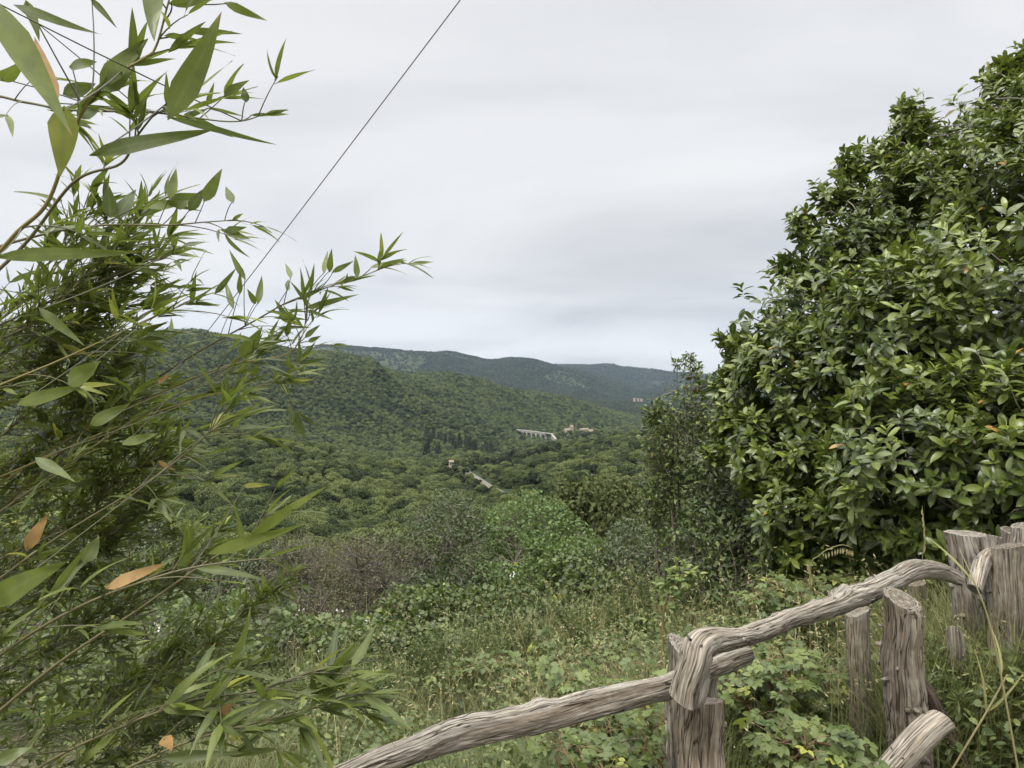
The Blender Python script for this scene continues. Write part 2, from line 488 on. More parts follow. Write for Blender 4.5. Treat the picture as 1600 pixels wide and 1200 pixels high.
M_stone = plain('pale_stone', (.31, .295, .265), .9, .15, .4)
M_wall = plain('house_wall', (.46, .385, .30), .9, .15, .5)
M_wall2 = plain('rose_wall', (.40, .30, .245), .9, .15, .5)
M_roof = plain('roof_tiles', (.25, .185, .145), .9, .2, 1.5)
M_glass = plain('window_dark', (.04, .045, .05), .2)
M_asphalt = plain('road_asphalt', (.125, .115, .095), .9, .3, .35)
M_bank = plain('bank_earth', (.15, .13, .075), .95, .55, .35, .4)

# ------------------------------------------------------------------ terrain
TD = [20, 40, 60, 120, 200, 300, 400, 550, 750, 950, 1200, 1450, 1750, 2300, 3200, 4500, 5500, 6500, 9000]
TT = {
    -900: [960, 960, 900, 830, 760, 690, 640, 620, 620, 600, 540, 510, 500, 510, 520, 530, 545, 560, 575],
    0:    [960, 960, 915, 840, 775, 715, 664, 668, 680, 622, 530, 512, 515, 540, 550, 528, 545, 560, 580],
    300:  [970, 970, 920, 850, 790, 730, 664, 690, 706, 640, 532, 517, 522, 550, 555, 533, 550, 560, 580],
    400:  [975, 975, 925, 855, 800, 742, 682, 702, 712, 650, 545, 540, 545, 562, 570, 538, 555, 565, 580],
    460:  [978, 978, 930, 862, 806, 752, 694, 710, 716, 655, 550, 548, 553, 572, 580, 544, 558, 567, 580],
    520:  [978, 978, 932, 866, 812, 758, 708, 718, 718, 662, 555, 555, 562, 582, 586, 541, 560, 568, 580],
    580:  [978, 978, 932, 868, 815, 764, 722, 724, 718, 674, 567, 566, 574, 592, 595, 540, 560, 570, 580],
    640:  [978, 978, 932, 870, 818, 770, 736, 730, 716, 686, 600, 588, 588, 600, 604, 544, 560, 572, 580],
    700:  [978, 978, 932, 872, 822, 778, 745, 732, 714, 693, 642, 604, 584, 606, 612, 549, 562, 572, 580],
    760:  [978, 978, 932, 872, 826, 780, 740, 722, 712, 698, 672, 632, 590, 612, 616, 562, 568, 573, 580],
    830:  [978, 978, 932, 868, 816, 766, 726, 704, 706, 702, 694, 676, 608, 620, 622, 559, 570, 573, 580],
    900:  [978, 978, 928, 860, 802, 752, 712, 690, 700, 697, 690, 676, 628, 630, 627, 581, 580, 571, 580],
    950:  [970, 970, 922, 852, 792, 742, 704, 684, 696, 694, 688, 678, 650, 637, 629, 599, 592, 570, 582],
    1000: [960, 960, 915, 845, 782, 732, 696, 672, 690, 692, 687, 682, 668, 642, 627, 615, 602, 577, 585],
    1100: [940, 940, 900, 835, 770, 720, 685, 657, 672, 680, 680, 676, 664, 640, 624, 612, 600, 588, 588],
    1300: [900, 900, 870, 810, 750, 700, 664, 640, 648, 655, 655, 650, 640, 625, 612, 602, 592, 578, 585],
    1700: [860, 860, 830, 780, 720, 675, 645, 620, 620, 625, 620, 615, 610, 600, 590, 585, 580, 570, 580],
    2500: [820, 820, 800, 750, 700, 660, 630, 610, 600, 600, 595, 590, 585, 580, 575, 572, 570, 570, 580],
}
TPX = np.array(sorted(TT)); TLD = np.log(np.array(TD, float)); TTAB = np.array([TT[k] for k in TPX], float)
# resample the table on a fine regular grid and smooth it
GPX = np.arange(-900, 2501, 10.0); GLD = np.linspace(TLD[0], TLD[-1], 300)
G = np.array([np.interp(GLD, TLD, r) for r in TTAB])
G = np.array([np.interp(GPX, TPX, G[:, j]) for j in range(len(GLD))]).T
def _sm(a, k, ax):
    w = np.hanning(k + 2)[1:-1]; w /= w.sum()
    pad = [(0, 0), (0, 0)]; pad[ax] = (k // 2, k // 2)
    return np.apply_along_axis(lambda r: np.convolve(r, w, 'valid'), ax, np.pad(a, pad, mode='edge'))
G = _sm(_sm(G, 7, 1), 3, 0)


def near_z(x, y):
    z = np.interp(y, [-30, -2, 0, 2, 4, 6, 8, 12, 20, 40], [-1.2, -1.6, -1.6, -1.62, -1.88, -2.2, -2.65, -3.9, -6.6, -14])
    f = np.clip((14 - np.abs(y)) / 8, 0, 1)
    z = z + f * (0.28 * np.clip(x, 0, 3.2) + 0.06 * np.clip(x, -4, 0))
    return z + 0.05 * fbm(np.stack([x * .6, y * .6, 0 * x], -1), 3, 3)


ROAD = [(708, 455, 727), (724, 425, 734), (745, 385, 747), (772, 338, 764), (800, 302, 779), (828, 274, 793)]   # px, distance, row of the road
ROADW = np.array([P(a, c, b) for a, b, c in ROAD])
def road_dist(x, y):
    d = np.full(np.shape(x), 1e9); zz = np.zeros(np.shape(x))
    Rf = catmull(ROADW, 60)
    for p in Rf:
        k = np.hypot(x - p[0], y - p[1])
        zz = np.where(k < d, p[2], zz); d = np.minimum(d, k)
    return d, zz


def terrain(x, y):
    """ground height under the woods; the table holds the row of the canopy"""
    x = np.asarray(x, float); y = np.asarray(y, float)
    D = np.maximum(y, 5.0)
    px = np.clip(800 + F * x / D, -900, 2499.9)
    ld = np.clip(np.log(D), GLD[0], GLD[-1] - 1e-6)
    i = (px - GPX[0]) / 10.0; j = (ld - GLD[0]) / (GLD[1] - GLD[0])
    i0 = np.clip(i.astype(int), 0, len(GPX) - 2); j0 = np.clip(j.astype(int), 0, len(GLD) - 2)
    a = i - i0; b = j - j0
    row = G[i0, j0] * (1 - a) * (1 - b) + G[i0 + 1, j0] * a * (1 - b) + G[i0, j0 + 1] * (1 - a) * b + G[i0 + 1, j0 + 1] * a * b
    z = -(row - 600) / F * D - np.clip(D / 40, 0, 4.5)
    # spurs and gullies running down the big hillside, and rolling relief
    s = np.clip((D - 700) / 250, 0, 1)
    q = (x * 0.80 + y * 0.60)
    p2 = (x * 0.60 - y * 0.80)
    z = z + s * np.clip((3500 - D) / 1200, 0, 1) * 24 * (0.36 - np.abs(vnoise(np.stack([(.73 * x + .68 * y) / 150 + 0.35 * vnoise(np.stack([x / 190, y / 190, 0 * x], -1), 8), (.68 * x - .73 * y) / 900, 0 * x], -1), 21)))
    z = z + 1.5 * np.clip(D / 150 - 1, 0, 1) * fbm(np.stack([x / 45, y / 45, 0 * x], -1), 3, 5)
    z = z + np.clip((D - 2500) / 1500, 0, 1) * 13 * fbm(np.stack([x / 300, y / 520, 0 * x], -1), 4, 15)
    near = (y < 700) & (y > 150)
    if near.any():
        d, zz = road_dist(x, y)
        w = np.clip((17 - d) / 11, 0, 1); w = w * w * (3 - 2 * w)
        z = np.where(near, z * (1 - w) + zz * w, z)
    near = (y > 1100) & (y < 1400)
    if near.any():
        w = np.clip((62 - np.hypot(x - 132, y - 1268)) / 26, 0, 1)
        z = z * (1 - w) + -88.0 * w
    w = np.clip((y - 18) / 22, 0, 1)
    return np.where(y < 40, near_z(x, y) * (1 - w) + z * w, z)


def ground_z(x, y):
    x = np.asarray(x, float); y = np.asarray(y, float)
    return np.where(y < 20, near_z(x, y), terrain(x, y))


# hills: one sheet of land from just beyond the garden to the horizon
pxs = np.arange(-900, 2501, 12.0); Ds = np.geomspace(18, 8900, 420)
PX, DD = np.meshgrid(pxs, Ds)
X = (PX - 800) / F * DD
Z = terrain(X, DD)
Z = np.where(DD < 24, Z - 0.25, Z)
mb = MB()
nc = len(pxs); nr = len(Ds)
ii, jj = np.meshgrid(np.arange(nr - 1), np.arange(nc - 1), indexing='ij')
a0 = (ii * nc + jj).ravel()
mb.add(np.stack([X, DD, Z], -1).reshape(-1, 3), np.stack([a0, a0 + 1, a0 + nc + 1, a0 + nc], 1))
m, nt, bs, out = mat('hill_land')
geo = N(nt, 'ShaderNodeNewGeometry')
n1 = N(nt, 'ShaderNodeTexNoise'); n1.inputs['Scale'].default_value = 0.012; n1.inputs['Detail'].default_value = 8; n1.inputs['Roughness'].default_value = .6
nt.links.new(geo.outputs['Position'], n1.inputs['Vector'])
r = ramp(nt, [(.30, (.022, .032, .013)), (.55, (.036, .048, .019)), (.66, (.065, .07, .032)), (.76, (.19, .165, .12))], n1.outputs['Fac'])
nt.links.new(r.outputs[0], bs.inputs['Base Color']); bs.inputs['Roughness'].default_value = .95; bs.inputs['Specular IOR Level'].default_value = .1
hills = tag(mb.build('hills', m), kind='structure')

# ground: the garden bank the photographer stands on
xs = np.linspace(-14, 14, 141); ys = np.linspace(-14, 24, 191)
XX, YY = np.meshgrid(xs, ys)
mb = MB()
ii, jj = np.meshgrid(np.arange(len(ys) - 1), np.arange(len(xs) - 1), indexing='ij')
a0 = (ii * len(xs) + jj).ravel()
zz_ = np.where(YY > 17, ground_z(XX, YY) - (YY - 17) * .05, near_z(XX, YY))
mb.add(np.stack([XX, YY, zz_], -1).reshape(-1, 3), np.stack([a0, a0 + 1, a0 + len(xs) + 1, a0 + len(xs)], 1))
m, nt, bs, out = mat('meadow_soil')
geo = N(nt, 'ShaderNodeNewGeometry')
n1 = N(nt, 'ShaderNodeTexNoise'); n1.inputs['Scale'].default_value = 9; n1.inputs['Detail'].default_value = 8
nt.links.new(geo.outputs['Position'], n1.inputs['Vector'])
r = ramp(nt, [(.3, (.035, .035, .018)), (.5, (.07, .07, .032)), (.7, (.15, .125, .07))], n1.outputs['Fac'])
nt.links.new(r.outputs[0], bs.inputs['Base Color']); bs.inputs['Roughness'].default_value = .95
bp = N(nt, 'ShaderNodeBump'); bp.inputs['Strength'].default_value = .6
nt.links.new(n1.outputs['Fac'], bp.inputs['Height']); nt.links.new(bp.outputs[0], bs.inputs['Normal'])
tag(mb.build('ground', m), kind='structure')

# road along the spur, with its bare cut bank on the uphill side
Rf = catmull(ROADW, 80)
Tn = norm(np.gradient(Rf, axis=0)); side = norm(np.stack([Tn[:, 1], -Tn[:, 0], 0 * Tn[:, 0]], 1))
mb = MB()
V = np.concatenate([Rf - side * 1.6 + [0, 0, .35], Rf + side * 1.4 + [0, 0, .35]])
k = len(Rf)
mb.add(V, [(i, i + k, i + k + 1, i + 1) for i in range(k - 1)])
tag(mb.build('road', M_asphalt), kind='structure')
mb = MB()
sg = 1.0
rows = []
for j, (o_, h_) in enumerate(((1.45, .3), (1.7, .7), (2.2, 1.2), (3.0, 1.6), (4.2, 1.7), (6, -1.5))):
    wob = vnoise(np.stack([np.arange(k) * .35, np.full(k, j * 3.0), np.zeros(k)], 1), 4)
    rows.append(Rf + side * (o_ + .5 * wob)[:, None] + np.array([0, 0, 1.0]) * (h_ * (1 + .35 * wob))[:, None])
V = np.concatenate(rows)
mb.add(V, [(a * k + i, (a + 1) * k + i, (a + 1) * k + i + 1, a * k + i + 1) for a in range(len(rows) - 1) for i in range(k - 1)])
tag(mb.build('road_bank', M_bank), kind='structure')

# ------------------------------------------------------------------ tree meshes for the woods (unit crowns, trunk foot at the origin)
def crown_mesh(seed, nl, npl, size, tall=1.0, spread=1.0):
    lr = np.random.default_rng(seed)
    mb = MB()
    for k in range(nl):
        if k == 0: c = np.array([0, 0, 1.0 * tall]); r = .72
        else:
            a = lr.uniform(0, 2 * PI); e = lr.uniform(0.25, .78) * spread
            c = np.array([math.cos(a) * e, math.sin(a) * e, (lr.uniform(.55, 1.5) - .35 * e) * tall]); r = lr.uniform(.24, .46)
        d = lr.normal(size=(npl, 3)); d /= np.linalg.norm(d, axis=1, keepdims=True)
        d[:, 2] = np.where(d[:, 2] < -.5, -d[:, 2], d[:, 2])
        p = c + d * r * (1 - .45 * lr.random((npl, 1)) ** 2) * np.array([1, 1, .85])
        nd = norm(d * 0.9 + lr.normal(size=(npl, 3)) * .8 + np.array([0, 0, .2]))
        yd = norm(np.cross(nd, lr.normal(size=(npl, 3))))
        s = size * lr.uniform(.6, 1.3, npl)
        x = np.cross(yd, nd)
        V = np.stack([p - yd * s[:, None] * .5, p + x * s[:, None] * .36 + nd * s[:, None] * .1, p + yd * s[:, None] * .5, p - x * s[:, None] * .36 + nd * s[:, None] * .06], 1)
        mb.add(V.reshape(-1, 3), np.arange(npl * 4).reshape(-1, 4), tint=np.repeat(np.clip(lr.normal(.5, .22, npl) + .12 * (k % 3 - 1), 0, 1), 4))
    return mb


def pine_mesh(seed, n, size):
    lr = np.random.default_rng(seed)
    mb = MB()
    h = lr.random(n) ** .8
    tier = np.sin(h * 42 + lr.normal(size=n) * .35) * .10
    a = lr.uniform(0, 2 * PI, n)
    rad = ((1 - h) ** .75 * .62 + .03 + tier * (1 - h)) * np.sqrt(lr.random(n)) ** .6
    p = np.stack([np.cos(a) * rad, np.sin(a) * rad, .45 + h * 2.55 - .18 * rad], 1)
    out_ = np.stack([np.cos(a), np.sin(a), 0 * a - .15], 1)
    nd = norm(out_ * .5 + np.array([0, 0, .8]) + lr.normal(size=(n, 3)) * .35)
    yd = norm(out_ + lr.normal(size=(n, 3)) * .4)
    s = size * lr.uniform(.6, 1.3, n)
    x = norm(np.cross(yd, nd))
    V = np.stack([p - yd * s[:, None] * .5, p + x * s[:, None] * .25, p + yd * s[:, None] * .6, p - x * s[:, None] * .25], 1)
    mb.add(V.reshape(-1, 3), np.arange(n * 4).reshape(-1, 4), tint=np.repeat(np.clip(lr.normal(.5, .25, n), 0, 1), 4))
    return mb


def trunk_mesh(h, r, seed):
    mb = MB()
    tube(mb, [(0, 0, -.25), (.02, .01, h * .5), (.0, .03, h)], [r * 1.3, r, r * .5], 7, 8)
    lr = np.random.default_rng(seed)
    for k in range(5):
        a = lr.uniform(0, 6.28)
        b = np.array([0, .02, h * lr.uniform(.35, .7)])
        e = b + np.array([math.cos(a) * .45, math.sin(a) * .45, .45])
        tube(mb, [b, (b + e) / 2 + [0, 0, -.05], e], [r * .5, r * .35, r * .15], 5, 6)
    return mb


CROWNS = [crown_mesh(100 + k, 13 + k % 3, 620, .10, (1.0, .85, 1.15, .95)[k % 4]).mesh('crown_foliage', M_oak) for k in range(5)]
LITE = [crown_mesh(200 + k, 6, 70, .32).mesh('far_crown', M_oak) for k in range(4)]
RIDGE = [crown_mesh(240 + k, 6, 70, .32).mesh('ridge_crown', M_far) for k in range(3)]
FINE = [crown_mesh(430 + k, 20, 1200, .058, (.95, .82, 1.1)[k], 1.1).mesh('crown_foliage', M_oak) for k in range(3)]
PINES = [pine_mesh(300 + k, 1300, .20).mesh('pine_foliage', M_pine) for k in range(3)]
BPINES = [crown_mesh(350 + k, 13, 420, .13, 1.55, 1.05).mesh('pine_foliage', M_pine) for k in range(3)]
TRUNKS = [trunk_mesh(1.0, .07, 5).mesh('trunk', M_bark), trunk_mesh(2.4, .05, 6).mesh('trunk', M_bark)]

# ------------------------------------------------------------------ scatter of the woods
HID = [(-300, 1000), (200, 930), (330, 890), (420, 852), (480, 845), (560, 835), (610, 800), (660, 785), (760, 790), (800, 770), (840, 745), (960, 745), (1010, 720), (1300, 600)]
cand = []
def add_band(d0, d1, spacing_fn):
    d = d0
    while d < d1:
        s = spacing_fn(d)
        w = (2150 + 150) / F * d
        n = int(w / s)
        px_ = np.linspace(-150, 1750, n) if n > 1 else np.array([800.0])
        x = (px_ - 800) / F * d + rng.uniform(-.42, .42, n) * s
        y = d + rng.uniform(-.42, .42, n) * s
        cand.append(np.stack([x, y, np.full(n, s)], 1))
        d += s
add_band(78, 420, lambda d: 6.8)
add_band(420, 600, lambda d: 5.8)
add_band(600, 1500, lambda d: 5.2 + (d - 600) * .002)
add_band(1500, 6900, lambda d: max(7.0, d * .0034))
C = np.concatenate(cand)
tz = terrain(C[:, 0], C[:, 1])
rd, rz_ = road_dist(C[:, 0], C[:, 1])
pxC = 800 + F * C[:, 0] / C[:, 1]
keep = ~(rd < 3.4)
# clearings on the dry ridge tops and the village plots
bare = fbm(np.stack([C[:, 0] / 300, C[:, 1] / 300, 0 * tz], -1), 3, 71)
keep &= ~((C[:, 1] > 3600) & (bare > .38) & (rng.random(len(C)) < .9))
bare2 = fbm(np.stack([C[:, 0] / 60, C[:, 1] / 60, 0 * tz], -1), 3, 73)
keep &= ~((C[:, 1] > 900) & (C[:, 1] < 2000) & (bare2 > .62) & (rng.random(len(C)) < .35))
VIA_A, VIA_B = P(801, 675, 1330), P(858, 681, 1290)
VILL = P(915, 668, 1270)
keep &= ~((np.hypot(C[:, 0] - VILL[0], C[:, 1] - VILL[1]) < 30) & (rng.random(len(C)) < .5))
keep &= ~((pxC > 800) & (pxC < 862) & (C[:, 1] > 1150) & (C[:, 1] < 1325) & (rng.random(len(C)) < .8))
keep &= ~((np.abs(C[:, 0] - (900 - 800) / F * 52) < 9) & (np.abs(C[:, 1] - 52) < 9))
C, tz, pxC, rd = C[keep], tz[keep], pxC[keep], rd[keep]
scl = C[:, 2] * rng.uniform(.42, .72, len(C)) * np.where(C[:, 1] < 600, rng.uniform(.85, 1.2, len(C)), 1)
scl = np.where((rd < 14) & (C[:, 1] < 460), scl * .55, scl)
# leave out what stands behind a crest (test against the running skyline of its column)
topz = tz + scl * 1.6
row_top = 600 - topz / C[:, 1] * F
order = np.argsort(C[:, 1])
sky = np.full(300, 1300.0); vis = np.zeros(len(C), bool)
colid = np.clip(((pxC + 160) / 1930 * 300).astype(int), 0, 299)
gsky = np.full(300, 1300.0)
for i in order:
    c = colid[i]
    vis[i] = row_top[i] < gsky[c] + 10
    rg = 600 - tz[i] / C[i, 1] * F
    gsky[c] = min(gsky[c], rg)
C, tz, pxC, scl, row_top = C[vis], tz[vis], pxC[vis], scl[vis], row_top[vis]
# the largest visible ones become trees of their own
lim = np.interp(pxC, [a for a, b in HID], [b for a, b in HID])
size_px = scl / C[:, 1] * F
score = np.where((row_top < lim) & (pxC > 215) & (pxC < 1012), size_px, 0)
own = np.argsort(-score)[:285]
isown = np.zeros(len(C), bool); isown[own] = True


def add_tree(name, loc, s, crown, trunk, label, cat, group, rz=None, zs=1.0):
    e = empty(name, loc, label, cat, group)
    sz = s * random.uniform(.85, 1.15) * zs
    for nm, me in (('crown', crown), ('trunk', trunk)):
        o = bpy.data.objects.new(nm, me)
        COL.objects.link(o)
        o.parent = e
        o.scale = (s, s, sz)
        o.rotation_euler = (0, 0, random.uniform(0, 6.28) if rz is None else rz)
    return e


for i in own:
    px_, D_ = pxC[i], C[i, 1]
    if px_ < 640 and D_ > 150 and C[i, 1] < 480: zone = 'rounded oak on the wooded near slope right of the bamboo'; g = 'oaks on the near left slope'
    elif px_ >= 640 and D_ < 480: zone = 'rounded oak on the wooded slope beside the pale road'; g = 'oaks around the road'
    elif D_ <= 150: zone = 'leafy oak just below the garden, behind the grey shrubs'; g = 'oaks below the garden'
    else: zone = 'small rounded oak among the woods farther down the valley'; g = 'oaks down the valley'
    add_tree('oak_tree', (C[i, 0], C[i, 1], tz[i] - .1 * scl[i]), scl[i], FINE[random.randrange(3)] if D_ < 190 else CROWNS[random.randrange(5)], TRUNKS[0], zone, 'tree', g)

# the olive-green round oak standing alone behind the bushes
o_ = P(905, 880, 52)
gz = float(terrain(np.array([o_[0]]), np.array([o_[1]]))[0])
bigs = [crown_mesh(411, 22, 1300, .058, .78, 1.25).mesh('crown_foliage', crown_mat('olive_oak_crown', (.05, .062, .02), (.105, .122, .038), (.17, .185, .055)))]
big_h = P(905, 728, 52)[2] - gz
e = empty('oak_tree', (o_[0], o_[1], gz), 'broad olive-green oak standing out behind the bright climber bush', 'tree')
for nm, me in (('crown', bigs[0]), ('trunk', TRUNKS[0])):
    ob = bpy.data.objects.new(nm, me); COL.objects.link(ob); ob.parent = e
    ob.scale = (6.2, 5.0, big_h / 1.45 if nm == 'crown' else big_h / 1.6)

# dark pines
pine_rows = []
for k in range(48):
    pine_rows.append((random.uniform(664, 770), random.uniform(800, 960), random.uniform(4.4, 6.6), 0))
for px_, D_ in ((742, 470), (772, 455), (788, 440), (806, 470), (816, 450), (826, 465), (838, 450), (849, 458), (861, 462), (870, 470), (758, 480), (793, 478)):
    pine_rows.append((px_, D_, random.uniform(4.2, 5.6), 1))
for px_, D_, s_, g_ in pine_rows:
    x_ = (px_ - 800) / F * D_
    z_ = float(terrain(np.array([x_]), np.array([D_]))[0])
    add_tree('pine_tree', (x_, D_, z_ - .3), s_, (PINES if not g_ else BPINES)[random.randrange(3)], TRUNKS[1],
             ('dark pointed pine in the plantation at the foot of the large hill', 'dark broad pine on the ridge in front of the viaduct')[g_], 'tree',
             ('pines of the dark plantation', 'pines in front of the viaduct')[g_])


def point_cloud(name, sel, meshes, label):
    me = bpy.data.meshes.new(name)
    n = int(sel.sum())
    me.vertices.add(n)
    me.vertices.foreach_set('co', np.stack([C[sel, 0], C[sel, 1], tz[sel] - .12 * scl[sel]], 1).astype(np.float32).ravel())
    a = me.attributes.new('siz', 'FLOAT', 'POINT'); a.data.foreach_set('value', scl[sel].astype(np.float32))
    a = me.attributes.new('turn', 'FLOAT_VECTOR', 'POINT')
    a.data.foreach_set('vector', np.stack([np.zeros(n), np.zeros(n), rng.uniform(0, 6.28, n)], 1).astype(np.float32).ravel())
    a = me.attributes.new('pick', 'INT', 'POINT'); a.data.foreach_set('value', rng.integers(0, len(meshes), n).astype(np.int32))
    ob = bpy.data.objects.new(name, me); COL.objects.link(ob)
    ng = bpy.data.node_groups.new(name + '_nodes', 'GeometryNodeTree')
    ng.interface.new_socket('Geometry', in_out='INPUT', socket_type='NodeSocketGeometry')
    ng.interface.new_socket('Geometry', in_out='OUTPUT', socket_type='NodeSocketGeometry')
    gi = ng.nodes.new('NodeGroupInput'); go = ng.nodes.new('NodeGroupOutput')
    ip = ng.nodes.new('GeometryNodeInstanceOnPoints'); ip.inputs['Pick Instance'].default_value = True
    jn = ng.nodes.new('GeometryNodeJoinGeometry')
    for m_ in meshes:
        src = bpy.data.objects.new('crown_source', m_)
        oi = ng.nodes.new('GeometryNodeObjectInfo'); oi.inputs['Object'].default_value = src
        g2 = ng.nodes.new('GeometryNodeGeometryToInstance')
        ng.links.new(oi.outputs['Geometry'], g2.inputs[0]); ng.links.new(g2.outputs[0], jn.inputs[0])
    def nat(nm, t):
        k_ = ng.nodes.new('GeometryNodeInputNamedAttribute'); k_.data_type = t; k_.inputs['Name'].default_value = nm
        return k_.outputs[0]
    ng.links.new(gi.outputs[0], ip.inputs['Points']); ng.links.new(jn.outputs[0], ip.inputs['Instance'])
    ng.links.new(nat('siz', 'FLOAT'), ip.inputs['Scale']); ng.links.new(nat('turn', 'FLOAT_VECTOR'), ip.inputs['Rotation'])
    ng.links.new(nat('pick', 'INT'), ip.inputs['Instance Index'])
    ng.links.new(ip.outputs[0], go.inputs[0])
    md = ob.modifiers.new('scatter', 'NODES'); md.node_group = ng
    tag(ob, label, 'woodland', kind='stuff')
    return ob

print('woods', len(C))
point_cloud('woodland', (~isown) & (C[:, 1] < 620), CROWNS, 'dense green oak woodland filling the valley slopes')
point_cloud('distant_woodland', (~isown) & (C[:, 1] >= 620) & (C[:, 1] < 2250), LITE, 'oak woods covering the large hill across the valley')
point_cloud('ridge_woodland', (~isown) & (C[:, 1] >= 2250), RIDGE, 'woods on the far blue ridges, coloured dark for cloud shadow')

# ------------------------------------------------------------------ viaduct, village
def house(name, px, py, D, w, d, h, rz, label, wm, rh=1.8, group='houses of the hamlet', tower=False):
    c = P(px, py, D)
    gz = float(terrain(np.array([c[0]]), np.array([c[1]]))[0])
    base = min(gz - .5, c[2] - h)
    e = empty(name, (c[0], c[1], base), label, 'house', group)
    m1 = MB(); box(m1, (c[0], c[1], (base + c[2]) / 2), (w, d, c[2] - base), rz); m1.build('wall', wm, e, False)
    m2 = MB(); R = np.array([[math.cos(rz), -math.sin(rz), 0], [math.sin(rz), math.cos(rz), 0], [0, 0, 1]])
    ov = .35
    k = np.array([(-w / 2 - ov, -d / 2 - ov, 0), (w / 2 + ov, -d / 2 - ov, 0), (w / 2 + ov, d / 2 + ov, 0), (-w / 2 - ov, d / 2 + ov, 0), (-w / 2 - ov, 0, rh), (w / 2 + ov, 0, rh)])
    k = k @ R.T + np.array([c[0], c[1], c[2] + .01])
    m2.add(k, [(0, 1, 5, 4), (2, 3, 4, 5), (0, 3, 2, 1)], [(1, 2, 5), (3, 0, 4)]); m2.build('roof', M_roof, e, False)
    for sx in ((-.27, .27) if not tower else (0,)):
        for zf in ((.25, .7) if h > 5 else (.5,)):
            m3 = MB()
            l = R @ np.array([sx * w, -d / 2 - .03, 0])
            box(m3, (c[0] + l[0], c[1] + l[1], c[2] - h * (1 - zf)), (.9, .12, 1.3), rz); m3.build('window', M_glass, e, False)

house('stone_house', 893, 667, 1268, 5.2, 5.2, 9, .3, 'tall narrow tower house at the left of the hamlet', M_wall2, 3.5, tower=True)
house('stone_house', 886, 671, 1262, 9, 7, 5, .1, 'low cream house left of and below the tower house', M_wall)
house('stone_house', 895, 675.5, 1255, 7, 6, 5, -.2, 'small pale house just below the tower house', M_wall)
house('stone_house', 908, 671, 1272, 6, 7, 6, .4, 'rose house right of the gap beside the tower', M_wall2)
house('stone_house', 915, 670.5, 1280, 9, 7, 6, .1, 'wide rose house in the middle of the hamlet', M_wall2)
house('stone_house', 923, 672.5, 1262, 8, 6, 4, -.3, 'cream house at the right end of the hamlet', M_wall)
house('stone_house', 912, 677, 1240, 16, 6, 3, .05, 'long pale building below the rose houses', M_stone)
house('stone_house', 705, 600 - F * (float(terrain(np.array([(705 - 800) / F * 440.0]), np.array([440.0]))[0]) + 3.4) / 440.0, 440, 2.4, 2.0, 2, .4, 'single pale hut among the trees left of the road', M_wall, 1.2, None)
house('stone_house', 991, 622.5, 3150, 9, 7, 5, .2, 'far white house on the slope left of the small tree, leftmost of three', M_wall2, 3, 'far white houses')
house('stone_house', 997, 623.5, 3150, 9, 7, 5, -.2, 'far white house on the slope, middle one of three', M_wall2, 3, 'far white houses')
house('stone_house', 1002, 624.0, 3120, 9, 7, 5, .1, 'far white house nearest the small tree, rightmost of three', M_wall2, 3, 'far white houses')

def viaduct():
    A, B = P(803, 671, 1335), P(853, 677, 1290)
    e = empty('viaduct', tuple((A + B) / 2 - [0, 0, 16]), 'pale stone viaduct with a row of round arches in the valley', 'viaduct')
    n = 7; along = (B - A); L = np.linalg.norm(along[:2]); dirv = along / n
    hx = norm(np.array([along[0], along[1], 0])); pr = np.array([hx[1], -hx[0], 0]); wd = 2.2
    span = L / n; pier = span * .26; rad = (span - pier) / 2
    m = MB()
    for k in range(n):
        o = A + dirv * k
        prof = []
        for t in np.linspace(0, PI, 13): prof.append((pier / 2 + rad - rad * math.cos(t), -2.2 - rad + rad * math.sin(t)))
        prof = [(0, -2.2 - rad)] + prof + [(span, -2.2 - rad)]
        sl = along[2] / L
        front = []; back = []
        for (s, z) in prof:
            for zz in (z, -0.2):
                q = o + hx * s + np.array([0, 0, zz + 0 * s])
                q[2] += sl * s if True else 0
                front.append(q + pr * wd); back.append(q - pr * wd)
        nv = len(front); V = np.array(front + back)
        Q = []
        for i in range(len(prof) - 1):
            a = 2 * i
            Q += [(a, a + 2, a + 3, a + 1), (nv + a, nv + a + 1, nv + a + 3, nv + a + 2), (a, nv + a, nv + a + 2, a + 2), (a + 1, a + 3, nv + a + 3, nv + a + 1)]
        m.add(V, Q)
    m.build('arcade', M_stone, e, False)
    for k in range(n + 1):
        o = A + dirv * k
        m = MB(); hgt = 22
        box(m, o + np.array([0, 0, -2.2 - rad - hgt / 2 - .004]), (pier, 2 * wd - .02, hgt), math.atan2(hx[1], hx[0])); m.build('pier', M_stone, e, False)
    m = MB()
    c0, c1 = A - dirv * .9, B + dirv * 1.6
    V = []
    for c in (c0, c1):
        for s in (-1, 1):
            for z in (-.19, 1.1): V.append(c + pr * s * (wd + .25) + [0, 0, z])
    m.add(V, [(0, 4, 5, 1), (2, 3, 7, 6), (1, 5, 7, 3), (0, 2, 6, 4), (0, 1, 3, 2), (4, 6, 7, 5)]); m.build('deck', M_stone, e, False)
viaduct()
mb = MB()   # retaining wall of the lane beside the viaduct
a, b = P(861, 679, 1215), P(867, 686, 1180)
V = []
for q in (a, b):
    for s in (0, 1):
        for z in (-7, .5): V.append(q + np.array([s * 3.0, s * .6, z]))
mb.add(V, [(0, 4, 5, 1), (2, 3, 7, 6), (1, 5, 7, 3), (0, 1, 3, 2), (4, 6, 7, 5)])
tag(mb.build('retaining_wall', M_stone, None, False), 'short white wall slanting among trees right of the viaduct', 'wall')

